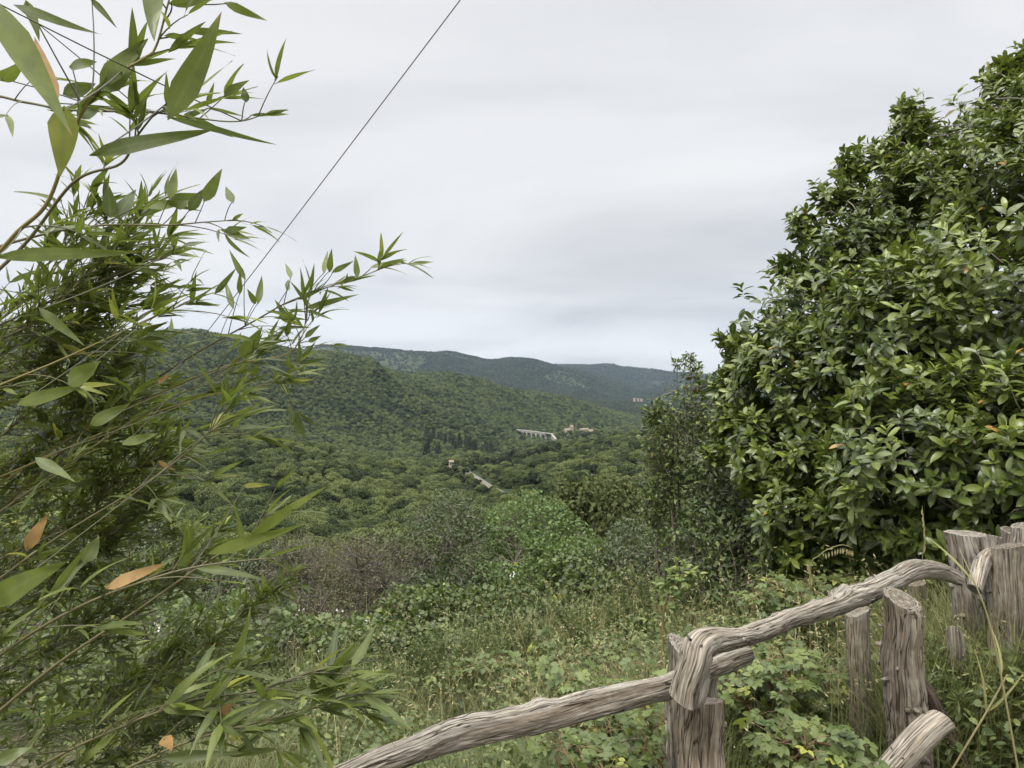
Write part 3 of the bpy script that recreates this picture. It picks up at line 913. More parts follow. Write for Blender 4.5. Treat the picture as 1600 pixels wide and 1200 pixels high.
# ------------------------------------------------------------------ overhead cable
mb = MB()
ca, cb = P(1000, -372, 3.0), P(120, 779, 6.6)
mid = (ca + cb) / 2 - np.array([0, 0, .03])
tube(mb, [ca, ca * .75 + cb * .25 - [0, 0, .02], mid, ca * .25 + cb * .75 - [0, 0, .02], cb, cb + (cb - ca) * .28], [.0030] * 6, 6, 60)
tag(mb.build('overhead_cable', M_cable), 'thin dark cable running steeply down across the sky into the bamboo', 'cable')

# ------------------------------------------------------------------ rustic fence
fence = empty('rustic_fence', (0.75, 2.0, -1.4), 'weathered grey rustic fence of crooked branch rails clamped between log posts', 'fence')
def pl(rows):   # px, py, D, radius in photo px
    return [(*P(a, b, d), r / F * d) for a, b, d, r in rows]
def post(top, bottom, label=None, m=M_wood2, **kw):
    a = pl([top])[0]; b = pl([bottom])[0]
    g = float(near_z(np.array(b[0]), np.array(b[1])))
    b = np.array(b); a = np.array(a)
    if b[2] > g - .12:                      # carry the post on down into the soil
        k = (a[2] - (g - .15)) / max(a[2] - b[2], 1e-3)
        e_ = a + (b - a) * k
        pts = [e_, b * .5 + (a + e_) * .25, a * .6 + b * .4, a]
        pts = [e_, e_ * .66 + a * .34, e_ * .33 + a * .67, a]
    else: pts = [b, b * .66 + a * .34, b * .33 + a * .67, a]
    o = log(pts, **kw).build('post', m, fence)
    if label: o['label'] = label
    return o
def rail(rows, label=None, m=M_wood, **kw):
    o = log(pl(rows), **kw).build('rail', m, fence)
    if label: o['label'] = label
    return o

post((1094, 1091, 1.66, 37), (1099, 1290, 1.66, 43), 'thick grey post under the hooked rail end', seed=3, knots=((0.9, .8, .006, .012), (5.3, .45, .006, .012)), cut=(0, .3), stubs=9)
post((1079, 1024, 1.86, 40), (1086, 1300, 1.86, 42), seed=5, cut=(0, .7), stubs=4, m=M_wood)
post((1340, 956, 2.42, 17), (1350, 1230, 2.42, 21), 'thin grey post behind the upper rail', seed=8, cut=(0, .4), stubs=8)
post((1411, 934, 2.05, 27), (1419, 1200, 2.05, 34), 'stout brown post with a slanted sawn top', seed=12, cut=(0, .45), stubs=16, knots=((1.2, .6, .006, .01), (4.4, .75, .006, .01), (3., .4, .008, .012)))
post((1433, 912, 2.9, 13), (1441, 1110, 2.9, 14), seed=14, cut=(0, .2), stubs=3)
post((1508, 835, 2.55, 29), (1531, 1080, 2.55, 27), 'wide pale post with a flat sawn top', seed=17, cut=(0, .12), stubs=9, m=M_wood)
post((1573, 853, 2.35, 21), (1570, 1120, 2.35, 24), 'brown post in front of the short curved rail', seed=21, cut=(0, .25), stubs=12)
post((1553, 838, 2.85, 13), (1556, 1040, 2.85, 14), seed=23, cut=(0, .3), stubs=3, m=M_wood)
post((1577, 829, 2.95, 13), (1580, 1060, 2.95, 14), seed=25, cut=(0, .3), stubs=3, m=M_wood)
post((1604, 820, 2.7, 20), (1608, 1060, 2.7, 21), seed=27, cut=(0, .2), stubs=6, m=M_wood)
post((1493, 988, 2.3, 11), (1512, 1180, 2.3, 22), 'splintered broken stump leaning against the wide post', seed=29, cut=(0, 1.3), stubs=14, m=M_wood, amp=2.2)
post((262, 1330, 1.44, 36), (262, 1500, 1.44, 38), seed=61, cut=(0, .3), stubs=5)
rail([(190, 1350, 1.36, 22), (310, 1312, 1.38, 22), (420, 1270, 1.42, 22), (560, 1207, 1.47, 23), (640, 1176, 1.5, 21), (720, 1147, 1.54, 23), (800, 1128, 1.58, 22), (880, 1111, 1.62, 22), (976, 1089, 1.67, 20), (1020, 1077, 1.70, 18), (1060, 1060, 1.73, 18), (1100, 1044, 1.76, 17), (1140, 1031, 1.79, 17), (1172, 1023, 1.81, 14)],
     'long lower rail sloping down to the left', seed=31, amp=1.5, stubs=5, knots=((2.2, .82, .012, .02), (1.0, .3, .01, .02), (2.6, .08, .01, .016), (4.5, .6, .012, .02)))
rail([(1071, 1092, 1.55, 23), (1076, 1066, 1.55, 23), (1086, 1036, 1.555, 24), (1093, 1013, 1.57, 24), (1112, 1003, 1.6, 20), (1150, 997, 1.67, 16), (1180, 988, 1.74, 16), (1220, 975, 1.84, 15), (1270, 957, 1.95, 15), (1320, 938, 2.06, 17), (1345, 928, 2.12, 17), (1372, 916, 2.17, 15), (1400, 905, 2.22, 15), (1440, 891, 2.26, 15), (1475, 894, 2.3, 13), (1499, 905, 2.32, 11)],
     'upper rail with a hooked end hanging over the thick post', seed=37, amp=1.35, stubs=6, knots=((1.5, .58, .016, .014), (2.2, .60, .018, .016), (1.2, .50, .012, .012), (1.8, .35, .008, .012), (1.6, .72, .01, .012), (.6, .18, .006, .012)), cut=(.3, .3))
rail([(1523, 920, 2.30, 11), (1528, 900, 2.33, 12), (1536, 880, 2.38, 12.5), (1551, 868, 2.5, 12), (1575, 866, 2.62, 11), (1612, 868, 2.75, 11)], 'short curved rail end between the two right-hand posts', seed=41, amp=.5, stubs=4, cut=(.25, 0))
rail([(1245, 1430, 1.78, 19), (1290, 1330, 1.81, 20), (1340, 1255, 1.84, 20), (1385, 1205, 1.86, 20), (1420, 1168, 1.88, 21), (1448, 1142, 1.9, 21), (1473, 1126, 1.92, 18)], 'fallen stub of rail at the foot of the stout post', seed=43, amp=.8, stubs=5, cut=(0, .3))
rail([(1436, 1062, 2.10, 8), (1455, 1090, 2.09, 11), (1485, 1150, 2.07, 10), (1515, 1225, 2.05, 11), (1550, 1330, 2.05, 10)], 'dark thin branch leaning on the stout post', seed=47, amp=1.0, m=M_darkwood, stubs=4)
rail([(1088, 1104, 1.55, 7), (1094, 1085, 1.548, 10), (1099, 1055, 1.552, 11), (1104, 1025, 1.575, 9)], 'split prong of the hooked rail end', seed=53, amp=1.6, stubs=2, cut=(1.0, 0))
# nails
for a, b, d in ((1079, 1000, 1.52), (1087, 1046, 1.525), (1078, 1050, 1.525)):
    mb = MB(); c = P(a, b, d)
    tube(mb, [c + [0, .03, 0], c + [0, .01, .0], c], [.003, .003, .0035], 6, 4); mb.build('nail', M_darkwood, fence)
# ------------------------------------------------------------------ cherry laurel on the right
def lobes_px(rows):
    a = np.array([[*P(px, py, D), r / F * D] for px, py, D, r in rows])
    return a[:, :3], a[:, 3]


def shell(c, r, n, depth=.35, reject=.72, up=0.0, seed=0, flat=1.0, gap=0.0, gscale=3.0):
    """points through the outer shell of a union of lobes, with outward directions"""
    w = r ** 2 / np.sum(r ** 2)
    k = rng.choice(len(r), n, p=w)
    d = rsphere(n)
    rad = r[k] * (1 - depth * rng.random(n) ** 1.6)
    rad = rad * (1 + .14 * vnoise(np.column_stack([d * 2.3 + k[:, None] * 7]), seed + 2))
    p = c[k] + d * rad[:, None] * np.array([1, 1, flat])
    ok = np.ones(n, bool)
    for j in range(len(r)):
        q = np.linalg.norm((p - c[j]) / np.array([1, 1, flat]), axis=1)
        ok &= (q > reject * r[j]) | (k == j)
    if gap:
        ok &= vnoise(p * gscale, seed + 31) > gap - 1
    ok &= p[:, 2] > ground_z(p[:, 0], p[:, 1]) + .02
    return p[ok], d[ok]


LOB = [(1258, 600, 4.6, 130), (1240, 715, 4.35, 105), (1268, 815, 4.1, 95), (1262, 505, 4.75, 112), (1345, 430, 4.85, 112), (1430, 350, 4.9, 118),
       (1508, 278, 5.0, 112), (1612, 226, 5.0, 128), (1425, 560, 4.1, 175), (1450, 735, 3.6, 170), (1600, 480, 3.9, 200), (1625, 730, 3.3, 180),
       (1420, 830, 3.55, 85), (1330, 845, 3.8, 75), (1250, 880, 4.1, 55), (1760, 380, 4.3, 280), (1830, 700, 3.5, 270), (1700, 620, 5.3, 300), (1500, 500, 5.6, 220), (1560, 860, 3.2, 90), (1170, 560, 4.9, 42), (1150, 660, 4.7, 42),
       (1160, 488, 4.75, 26), (1138, 526, 4.8, 22), (1225, 418, 4.85, 28), (1252, 352, 4.9, 28), (1300, 300, 4.9, 32), (1335, 252, 4.95, 28), (1378, 238, 4.95, 24), (1426, 172, 5.0, 26), (1420, 205, 5.0, 30), (1502, 158, 5.0, 26), (1560, 122, 5.0, 30), (1590, 92, 5.0, 24), (1130, 610, 4.85, 26), (1122, 700, 4.7, 26)]
lc, lr_ = lobes_px(LOB)
base_l = P(1560, 900, 4.6); base_l[2] = float(near_z(base_l[0], base_l[1]))
laurel = empty('cherry_laurel', tuple(base_l), 'huge glossy dark-green cherry laurel filling the right side behind the log posts', 'shrub')
tp, td = shell(lc, lr_, 11500, depth=.30, reject=.80, seed=4, gap=.52, gscale=2.2)
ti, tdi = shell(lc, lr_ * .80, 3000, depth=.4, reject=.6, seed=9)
mb = MB(); tw = MB()
def rosettes(mb, tips, dirs, nl, ln, tint_shift=0.0):
    n = len(tips)
    ax = norm(dirs * .75 + np.array([0, 0, .55]) + rng.normal(size=(n, 3)) * .28)
    ref = norm(np.cross(ax, rng.normal(size=(n, 3))))
    ref2 = np.cross(ax, ref)
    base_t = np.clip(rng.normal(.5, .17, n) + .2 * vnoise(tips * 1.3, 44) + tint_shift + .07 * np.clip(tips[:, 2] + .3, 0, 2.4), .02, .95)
    for j in range(nl):
        on = rng.random(n) < .93
        a = j * 2.399 + rng.uniform(-.4, .4, n)
        f = j / max(nl - 1, 1)
        rad = ref * np.cos(a)[:, None] + ref2 * np.sin(a)[:, None]
        yd = norm(rad * (0.95 - .45 * f) + ax * (.05 + .75 * f) + rng.normal(size=(n, 3)) * .16 + np.array([0, 0, -.10 + .0 * f]))
        nd = norm(ax * 1.0 - yd * np.sum(ax * yd, 1)[:, None] + rng.normal(size=(n, 3)) * .18 + np.array([0, 0, .12]))
        p = tips - ax * (.075 * (1 - f))[:, None] if np.ndim(f) else tips - ax * .085 * (1 - f)
        L = ln * rng.uniform(.72, 1.18, n) * (1 - .35 * max(0, f - .6) / .4)
        t = np.clip(base_t + rng.normal(0, .13, n) + .26 * max(0, f - .55), 0, .955)
        t = np.where(rng.random(n) < .004, 1.0, t)
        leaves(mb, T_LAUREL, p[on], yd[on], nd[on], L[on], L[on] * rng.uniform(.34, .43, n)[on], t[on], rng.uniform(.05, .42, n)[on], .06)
rosettes(mb, tp, td, 11, .081)
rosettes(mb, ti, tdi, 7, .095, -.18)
mb.build('foliage', M_laurel, laurel)
stems = MB()
for j in range(len(lr_)):
    b = base_l + np.array([rng.uniform(-.9, .9), rng.uniform(-.5, .5), 0]); b[2] = float(near_z(b[0], b[1])) - .1
    e_ = lc[j]
    tube(stems, [b, b * .6 + e_ * .4 + [0, 0, .25], e_], [.035, .022, .0025], 6, 10, .45)
idx = rng.choice(len(tp), min(1500, len(tp)), replace=False)
near_l = np.argmin(np.linalg.norm(tp[idx][:, None] - lc[None], axis=2), axis=1)
a = lc[near_l] * .45 + tp[idx] * .55 + rng.normal(size=(len(idx), 3)) * .08 * lr_[near_l][:, None]
twigs(stems, a, (a + tp[idx]) / 2 + rng.normal(size=(len(idx), 3)) * .05, tp[idx] - td[idx] * .02, .005, .002, 4, 4, rng.uniform(.25, .75, len(idx)))
stems.build('stems', M_twig, laurel)

# ------------------------------------------------------------------ shrubs and brambles
def shrub(name, label, cat, lobes, n, T, ln, ratio, M, ntw=300, depth=.6, reject=.55, twm=M_twig, tw_t=.45, up=.7, gap=0.0, gscale=2.5, tint=(.45, .2), stems_n=7, group=None, bare=0.0, twr=.004, droop=.15, extra=None, basepx=None):
    c, r = lobes_px(lobes)
    bx, by = (c[:, 0].mean(), c[:, 1].mean()) if basepx is None else tuple(P(*basepx)[:2])
    bz = float(ground_z(np.array([bx]), np.array([by]))[0])
    e = empty(name, (bx, by, bz), label, cat, group)
    p, d = shell(c, r, n, depth, reject, seed=len(label), gap=gap, gscale=gscale)
    m = len(p)
    cl = vnoise(p * 4.5, 6)
    keep = rng.random(m) < np.clip(.75 + .55 * cl, .12, 1)
    p, d, cl = p[keep], d[keep], cl[keep]; m = len(p)
    mbx = MB()
    if m:
        L = ln * rng.uniform(.55, 1.3, m)
        yd = norm(d * .6 + rng.normal(size=(m, 3)) * .75)
        nd = norm(d * .5 + np.array([0, 0, up]) + rng.normal(size=(m, 3)) * .45)
        t = np.clip(rng.normal(tint[0], tint[1], m) + .18 * vnoise(p * 2.2, 8), 0, .95)
        t = np.where(rng.random(m) < .006, 1, t)
        leaves(mbx, T, p, yd, nd, L, L * ratio * rng.uniform(.8, 1.2, m), t, droop)
        mbx.build('foliage', M, e)
    tb = MB()
    mains = []
    for k in range(stems_n):
        j = k % len(r)
        b = np.array([bx, by, 0]) + np.array([rng.uniform(-.4, .4) * r.max() * 1.2, rng.uniform(-.3, .3) * r.max(), 0]); b[2] = float(ground_z(b[0:1], b[1:2])[0]) - .08
        e_ = c[j] + rng.normal(size=3) * r[j] * .15
        mid_ = b * .55 + e_ * .45 + rng.normal(size=3) * .1
        Pn = tube(tb, [b, mid_, e_], [twr * 4, twr * 2.6, twr * .6], 5, 10, tw_t)
        mains.append(Pn)
    mains = np.concatenate(mains)
    if ntw:
        q, dq = shell(c, r * (1 + bare), ntw, .5, .3, seed=77)
        if len(q):
            qi = np.array([np.argmin(np.linalg.norm(mains - k, axis=1) + rng.uniform(0, .35)) for k in q])
            a = mains[qi]
            twigs(tb, a, (a + q) / 2 + rng.normal(size=q.shape) * np.linalg.norm(q - a, axis=1)[:, None] * .14, q, twr, twr * .35, 4, 6, np.clip(rng.normal(tw_t, .22, len(q)), 0, 1))
            # fine side twigs
            f = rng.uniform(.45, .95, len(q))[:, None]
            s = a * (1 - f) + q * f
            e2 = s + norm(rng.normal(size=q.shape) + norm(q - a) * .8) * rng.uniform(.06, .3, (len(q), 1)) * min(1.0, r.max() * 1.4)
            twigs(tb, s, (s + e2) / 2 + rng.normal(size=q.shape) * .02, e2, twr * .6, twr * .25, 3, 4, np.clip(rng.normal(tw_t + .1, .22, len(q)), 0, 1))
    tb.build('twigs', twm, e)
    if extra: extra(e)
    return e


# slender tree in front of the laurel
shrub('small_tree', 'slender dark small-leaved tree with bare stems left of the laurel', 'tree',
      [(1075, 590, 5.6, 26), (1062, 640, 5.6, 45), (1100, 650, 5.6, 40), (1040, 690, 5.6, 42), (1090, 710, 5.6, 55), (1035, 750, 5.6, 45), (1075, 775, 5.6, 50), (1076, 560, 5.6, 12), (1058, 568, 5.6, 9), (1088, 575, 5.6, 9), (1126, 580, 5.6, 9), (1128, 610, 5.6, 13), (1022, 640, 5.6, 18), (1112, 600, 5.6, 14), (1022, 790, 5.6, 25), (1012, 720, 5.6, 22), (1050, 830, 5.6, 34), (1015, 655, 5.6, 16)],
      13500, T_SMALL, .035, .48, M_tree, 420, .75, .25, gap=.66, gscale=4.5, tint=(.55, .22), stems_n=9, twr=.0038, tw_t=.5, basepx=(1075, 900, 5.6))
shrub('ivy_bush', 'dark tangled ivy bush at the foot of the slender tree', 'shrub',
      [(1125, 790, 5.0, 62), (1105, 850, 4.9, 62), (1150, 860, 4.7, 60), (1085, 900, 4.8, 50), (1150, 920, 4.5, 45), (1115, 730, 5.2, 45)],
      11000, T_SMALL, .036, .6, M_ivy, 380, .6, .5, tint=(.55, .22), gap=.35, stems_n=10, twr=.004, tw_t=.5)
shrub('green_bush', 'low pale-green bush left of the bare tree stems', 'shrub',
      [(990, 880, 6.6, 55), (950, 900, 6.3, 55), (1040, 880, 6.2, 55), (1000, 925, 6.0, 50), (985, 848, 6.9, 38)],
      12000, T_SMALL, .040, .5, M_green, 260, .6, .5, tint=(.5, .2), gap=.3)
shrub('climber_bush', 'bright green climber-covered bush at the centre with yellowing leaves', 'shrub',
      [(830, 840, 7.2, 72), (880, 862, 7.0, 58), (800, 885, 6.8, 62), (860, 905, 6.6, 70), (905, 895, 6.5, 55), (840, 950, 6.4, 62), (785, 830, 7.3, 40), (900, 940, 6.2, 50), (838, 790, 7.3, 20), (868, 800, 7.2, 22), (930, 870, 6.6, 30)],
      24000, T_ROUND, .033, .62, M_bright, 420, .5, .62, tint=(.5, .2), gap=.42, gscale=2.6, tw_t=.5)
shrub('grey_green_shrub', 'grey-green twiggy shrub left of the bright climber bush', 'shrub',
      [(690, 830, 7.6, 62), (720, 870, 7.2, 66), (660, 880, 7.2, 60), (700, 930, 6.9, 72), (745, 920, 6.8, 52), (650, 945, 6.8, 55), (665, 805, 7.7, 30), (712, 792, 7.7, 24), (735, 815, 7.5, 34)],
      23000, T_SMALL, .038, .5, M_green, 480, .65, .4, tint=(.48, .22), gap=.45, gscale=3, stems_n=12, tw_t=.55, bare=.05)
shrub('thorn_thicket', 'grey-brown half-bare thorny shrub right of the bamboo', 'shrub',
      [(470, 920, 6.9, 75), (540, 915, 6.8, 80), (595, 930, 6.6, 65), (430, 950, 6.6, 60), (500, 985, 6.3, 60), (580, 870, 7.2, 50), (620, 890, 7.2, 45), (455, 870, 7.3, 45)],
      19000, T_SMALL, .026, .5, M_thorn, 1500, .75, .3, tint=(.45, .25), gap=.3, stems_n=26, tw_t=.42, bare=.12, twr=.0034)
shrub('olive_shrub', 'olive-yellow soft shrub standing behind the half-bare thorn', 'shrub',
      [(500, 880, 8.6, 36), (535, 874, 8.6, 40), (572, 882, 8.5, 38), (545, 905, 8.2, 50), (595, 905, 8.4, 40)],
      12000, T_SMALL, .036, .22, M_olive, 260, .6, .5, tint=(.5, .22), up=.2)
shrub('hazel_bush', 'green bush mostly hidden behind the middle bamboo canes', 'shrub',
      [(200, 900, 8.2, 90), (290, 920, 7.8, 85), (370, 925, 7.6, 75), (110, 900, 8.4, 90), (330, 965, 7.0, 70), (240, 970, 7.0, 80), (420, 960, 7.2, 55), (20, 920, 8.0, 100)],
      20000, T_SMALL, .042, .55, M_green, 350, .55, .5, tint=(.42, .2), gap=.5)
shrub('dark_bramble', 'dark leafy bramble bank between the half-bare thorn and the pale grass', 'bramble',
      [(440, 1040, 5.1, 55), (520, 1045, 5.0, 52), (600, 1035, 5.1, 52), (670, 1030, 5.1, 48), (400, 1085, 4.8, 48), (470, 1095, 4.7, 36)],
      11000, T_ROUND, .034, .75, M_ivy, 260, .55, .5, tint=(.55, .22), gap=.5, gscale=3.2, tw_t=.3)
shrub('dark_bramble', 'dark leafy bramble bank under the bright climber bush beside the tall grass', 'bramble',
      [(730, 1010, 5.5, 48), (790, 1000, 5.6, 48), (850, 990, 5.6, 46), (905, 975, 5.6, 42), (960, 950, 5.7, 44)],
      9000, T_ROUND, .034, .75, M_ivy, 240, .55, .5, tint=(.6, .22), gap=.5, gscale=3.2, tw_t=.3)
def flowers(spots):
    def f(e):
        m = MB()
        for a, b, d in spots:
            c = P(a, b, d) + rng.normal(size=(9, 3)) * .022
            k = len(c)
            leaves(m, T_ROUND, c, rsphere(k), rsphere(k), .016, .012, rng.random(k), .1)
        m.build('blossom', M_petal, e)
    return f
BR = [('round-leaved bramble mound with white blossom below the half-bare thorn', [(450, 1020, 5.4, 62), (520, 1025, 5.3, 62), (590, 1020, 5.4, 55), (400, 1050, 5.2, 60), (490, 1070, 5.0, 48), (560, 1060, 5.0, 42)], [(531, 960, 5.6), (470, 955, 5.8), (575, 972, 5.5), (505, 1030, 5.0)]),
      ('bramble mound at the foot of the grey-green shrub', [(630, 975, 6.0, 56), (690, 970, 6.0, 58), (745, 965, 6.0, 52), (660, 1015, 5.6, 46), (600, 1000, 5.8, 44), (720, 1012, 5.6, 44), (640, 1045, 5.2, 36), (780, 1010, 5.6, 34)], [(652, 965, 5.8)]),
      ('bramble sprawl at the foot of the bright climber bush', [(800, 965, 5.9, 50), (860, 955, 5.9, 52), (920, 935, 5.9, 48), (885, 900, 6.2, 44), (970, 930, 5.8, 40), (830, 990, 5.7, 34)], [(800, 900, 6.3)]),
      ('shaded bramble sprawl behind the lower bamboo leaves', [(250, 1000, 4.6, 90), (330, 1030, 4.5, 80), (180, 1080, 4.3, 90), (80, 1060, 4.4, 110), (390, 970, 5.4, 60), (60, 960, 4.9, 100), (290, 1110, 4.1, 60)], [(250, 985, 4.3)])]
for lab, lobs, fl in BR:
    shrub('bramble', lab, 'bramble', lobs, 8500, T_ROUND, .040, .8, M_bramble, 180, .55, .5, tint=(.42, .2), gap=.5, gscale=3.2, tw_t=.3, extra=flowers(fl))


# arching bramble shoots with leaflets in threes and fives, near the rails
def bramble_plant(label, base, shoots, ln, name='bramble', M=M_bramble, group=None, young=.2):
    """base = px, row, distance; shoots = end points"""
    b = P(*base)
    b[2] = float(near_z(b[0], b[1]))
    e = empty(name, tuple(b), label, 'bramble', group)
    mbx, tb = MB(), MB()
    for s in shoots:
        en = P(*s)
        top = (b + en) / 2 + np.array([0, 0, .12]) + rng.normal(size=3) * .05
        Pn = tube(tb, [b + rng.normal(size=3) * [.08, .08, 0] - [0, 0, .03], top, en], [.0035, .0028, .0014], 5, 22, .35)
        ks = np.repeat(np.arange(4, 22), 2)
        for k in ks:
            for rep in range(1):
                out_ = norm(rng.normal(size=3) * [1, 1, .35] + [0, 0, .25])
                pe = rng.uniform(.03, .09)
                c = Pn[k] + out_ * pe
                tube(tb, [Pn[k], (Pn[k] + c) / 2 + [0, 0, .008], c], [.0013, .001, .0008], 4, 4, .5)
                nn = norm(np.array([0, -.25, 1.0]) + rng.normal(size=3) * .35)
                u = norm(out_ - nn * np.dot(out_, nn)); w = np.cross(nn, u)
                nl_ = 5 if rng.random() < .5 else 3
                ang = np.linspace(-1.35, 1.35, nl_) if nl_ == 5 else np.array([-1.1, 0, 1.1])
                yd = u[None] * np.cos(ang)[:, None] + w[None] * np.sin(ang)[:, None]
                L = ln * rng.uniform(.7, 1.2) * (1 - .25 * np.abs(ang) / 1.4)
                t0 = np.clip(rng.normal(.5, .18) + young * (k > 17), 0, .92)
                if rng.random() < .035: t0 = .99
                leaves(mbx, T_ROUND, np.tile(c, (nl_, 1)) + yd * .006, yd, np.tile(nn, (nl_, 1)) + rng.normal(size=(nl_, 3)) * .15, L, L * .66, np.full(nl_, t0), .2, .05)
    mbx.build('foliage', M, e)
    tb.build('stem', M_redstem, e)
    return e

def fan(n, x0, x1, y0, y1, d0, d1):
    return [(rng.uniform(x0, x1), rng.uniform(y0, y1), rng.uniform(d0, d1)) for _ in range(n)]
bramble_plant('leafy bramble with yellowing tips in front of the thin grey post', (1250, 1230, 2.75), fan(15, 1130, 1330, 1050, 1180, 2.5, 2.9), .032)
bramble_plant('green bramble filling the gap between thick post and thin post', (1200, 1200, 2.5), fan(17, 1130, 1330, 1000, 1120, 2.3, 2.9), .032)
bramble_plant('bramble leaves reaching up at the foot of the stout post', (1340, 1240, 1.95), fan(9, 1200, 1345, 1125, 1200, 1.75, 1.95), .032)
bramble_plant('bramble behind the middle of the long lower rail', (960, 1240, 2.3), fan(13, 860, 1050, 1040, 1150, 2.0, 2.6), .032)
bramble_plant('shaded bramble under the long lower rail beside the thick post', (980, 1290, 1.9), fan(12, 860, 1060, 1120, 1215, 1.75, 2.1), .032)
bramble_plant('yellow-tipped bramble runner lying over the dry grass', (880, 1060, 4.4), [(680, 1058, 4.3), (760, 1050, 4.35), (800, 1066, 4.2), (850, 1040, 4.4)], .045, young=.45)
bramble_plant('bramble low in the tall grass left of the wide pale post', (1380, 1010, 3.3), fan(16, 1180, 1470, 890, 990, 3.0, 3.8), .032)
bramble_plant('bramble spilling out from under the laurel edge', (1290, 960, 3.7), fan(14, 1150, 1400, 880, 960, 3.3, 4.1), .032)
# young tree shoot with a red stem
b = P(1037, 1010, 3.3); b[2] = float(near_z(b[0], b[1]))
e = empty('sapling', tuple(b), 'single red-stemmed young shoot with pale leafy top above the hooked rail', 'plant')
tb, mbx = MB(), MB()
Pn = tube(tb, [b - [0, 0, .05], P(1036, 1000, 3.3), P(1040, 940, 3.3), P(1062, 905, 3.3), P(1072, 893, 3.3)], [.006, .0055, .005, .003, .0015], 6, 30, .6)
for k in range(13, 30):
    for rep in range(4):
        out_ = norm(rng.normal(size=3) * [1, 1, .4] + [0, 0, .15])
        c = Pn[k] + out_ * rng.uniform(.02, .08)
        leaves(mbx, T_ROUND, np.tile(c, (3, 1)), norm(out_ + rng.normal(size=(3, 3)) * .55), norm(np.array([0, -.3, 1]) + rng.normal(size=(3, 3)) * .3), .036, .02, np.clip(rng.normal(.72 if k < 25 else .9, .1, 3), 0, .95), .2)
mbx.build('foliage', M_bramble, e); tb.build('stem', M_redstem, e)
# feathery herb in front of the climber bush
def herb(label, base, n, h, spread, M=M_weed, name='herb', ln=.022):
    b = P(*base); b[2] = float(near_z(b[0], b[1]))
    e = empty(name, tuple(b), label, 'plant')
    tb, mbx = MB(), MB()
    for k in range(n):
        dx = rng.uniform(-spread, spread)
        tip = b + np.array([dx * 1.3, rng.uniform(-.1, .1), h * rng.uniform(.65, 1.05)])
        Pn = tube(tb, [b + [dx * .3, 0, -.03], b * .5 + tip * .5 + [dx * .1, 0, .03], tip], [.003, .0022, .001], 4, 26, .5)
        for j in range(4, 26):
            m_ = 7
            d_ = norm(rng.normal(size=(m_, 3)) + [0, 0, .5])
            q = Pn[j] + d_ * rng.uniform(0, .02, (m_, 1))
            leaves(mbx, T_SMALL, q, d_, norm(rng.normal(size=(m_, 3)) + [0, 0, 1]), ln * rng.uniform(.6, 1.3, m_), .008, np.clip(rng.normal(.55, .2, m_), 0, 1), .1)
    mbx.build('foliage', M, e)
    tb.build('stem', M_grass, e)
herb('feathery green herb tuft in the grass before the grey-green shrub', (690, 1090, 4.6), 16, .42, .22)
herb('green bushy herb between the bramble mound and the yellow-tipped runner', (640, 1120, 4.3), 16, .42, .3)
herb('tall green herb in the grass under the bright climber bush', (800, 1075, 4.7), 15, .45, .25)
herb('small-leaved herb low in the grass right of the lowest bamboo leaves', (560, 1150, 4.0), 16, .36, .3)
herb('dusty green herb tuft left of the red-stemmed shoot in the tall grass', (930, 1040, 4.6), 14, .42, .25)
herb('green mugwort-like herb in the tall grass below the red-stemmed shoot', (1000, 1010, 4.8), 14, .45, .25)
herb('leafy green herb between the stout post and the broken stump', (1560, 1080, 2.2), 13, .42, .14, ln=.04)
herb('tall leafy herb rising before the right-hand post bases', (1500, 1110, 2.25), 12, .40, .12, ln=.035)

# ------------------------------------------------------------------ grass
def scatter_xy(n, d0, d1, p0, p1, pw=1.0):
    d = d0 + (d1 - d0) * rng.random(n) ** pw
    px_ = rng.uniform(p0, p1, n)
    x = (px_ - 800) / F * d
    return x, d
def blades(mbx, x, y, h, lean, width, tint, seg=4):
    n = len(x)
    z = near_z(x, y)
    a = rng.uniform(0, 2 * PI, n)
    ld = np.stack([np.cos(a), np.sin(a), 0 * a], 1)
    sd = np.stack([-np.sin(a), np.cos(a), 0 * a], 1)
    t = np.linspace(0, 1, seg + 1)
    base = np.stack([x, y, z - .02], 1)
    ctr = base[:, None] + ld[:, None] * (lean[:, None] * t[None] ** 2)[..., None] + np.array([0, 0, 1.0]) * (h[:, None] * (t - .28 * t ** 3 * np.clip(lean / np.maximum(h, .01), 0, 1.4)[:, None])[..., ])[..., None]
    w = width[:, None] * (1 - t[None] ** 1.7 * .92) * .5
    V = np.stack([ctr - sd[:, None] * w[..., None], ctr + sd[:, None] * w[..., None]], 2)
    m = (seg + 1) * 2
    q = np.array([(2 * i, 2 * i + 1, 2 * i + 3, 2 * i + 2) for i in range(seg)])
    Q = (q[None] + (np.arange(n) * m)[:, None, None]).reshape(-1, 4)
    mbx.add(V.reshape(-1, 3), Q, tint=np.repeat(tint, m), rib=np.zeros(n * m))
    return ctr[:, -1], ctr[:, -2]
gm = MB()
x, y = scatter_xy(95000, 2.0, 8.6, 120, 1720, 1.15)
dens = fbm(np.stack([x * 1.6, y * 1.6, 0 * x], -1), 3, 51)
keep = rng.random(len(x)) < np.clip(.62 + .75 * dens, .1, 1)
x, y, dens = x[keep], y[keep], dens[keep]
pxg = 800 + F * x / y
dry = np.clip(.40 + .35 * vnoise(np.stack([x * .9, y * .9, 0 * x], -1), 61) + .22 * (pxg > 800) * (pxg < 1250) * (y > 3) - .14 * (pxg < 760), 0, 1)
h = rng.uniform(.10, .40, len(x)) * (1 + .5 * dens) * np.where(pxg > 1380, 1.25, 1.0)
h = np.where((pxg < 700) & (y > 3), h * .75, h)
h = np.where((y > 5.2), h * .7, h)
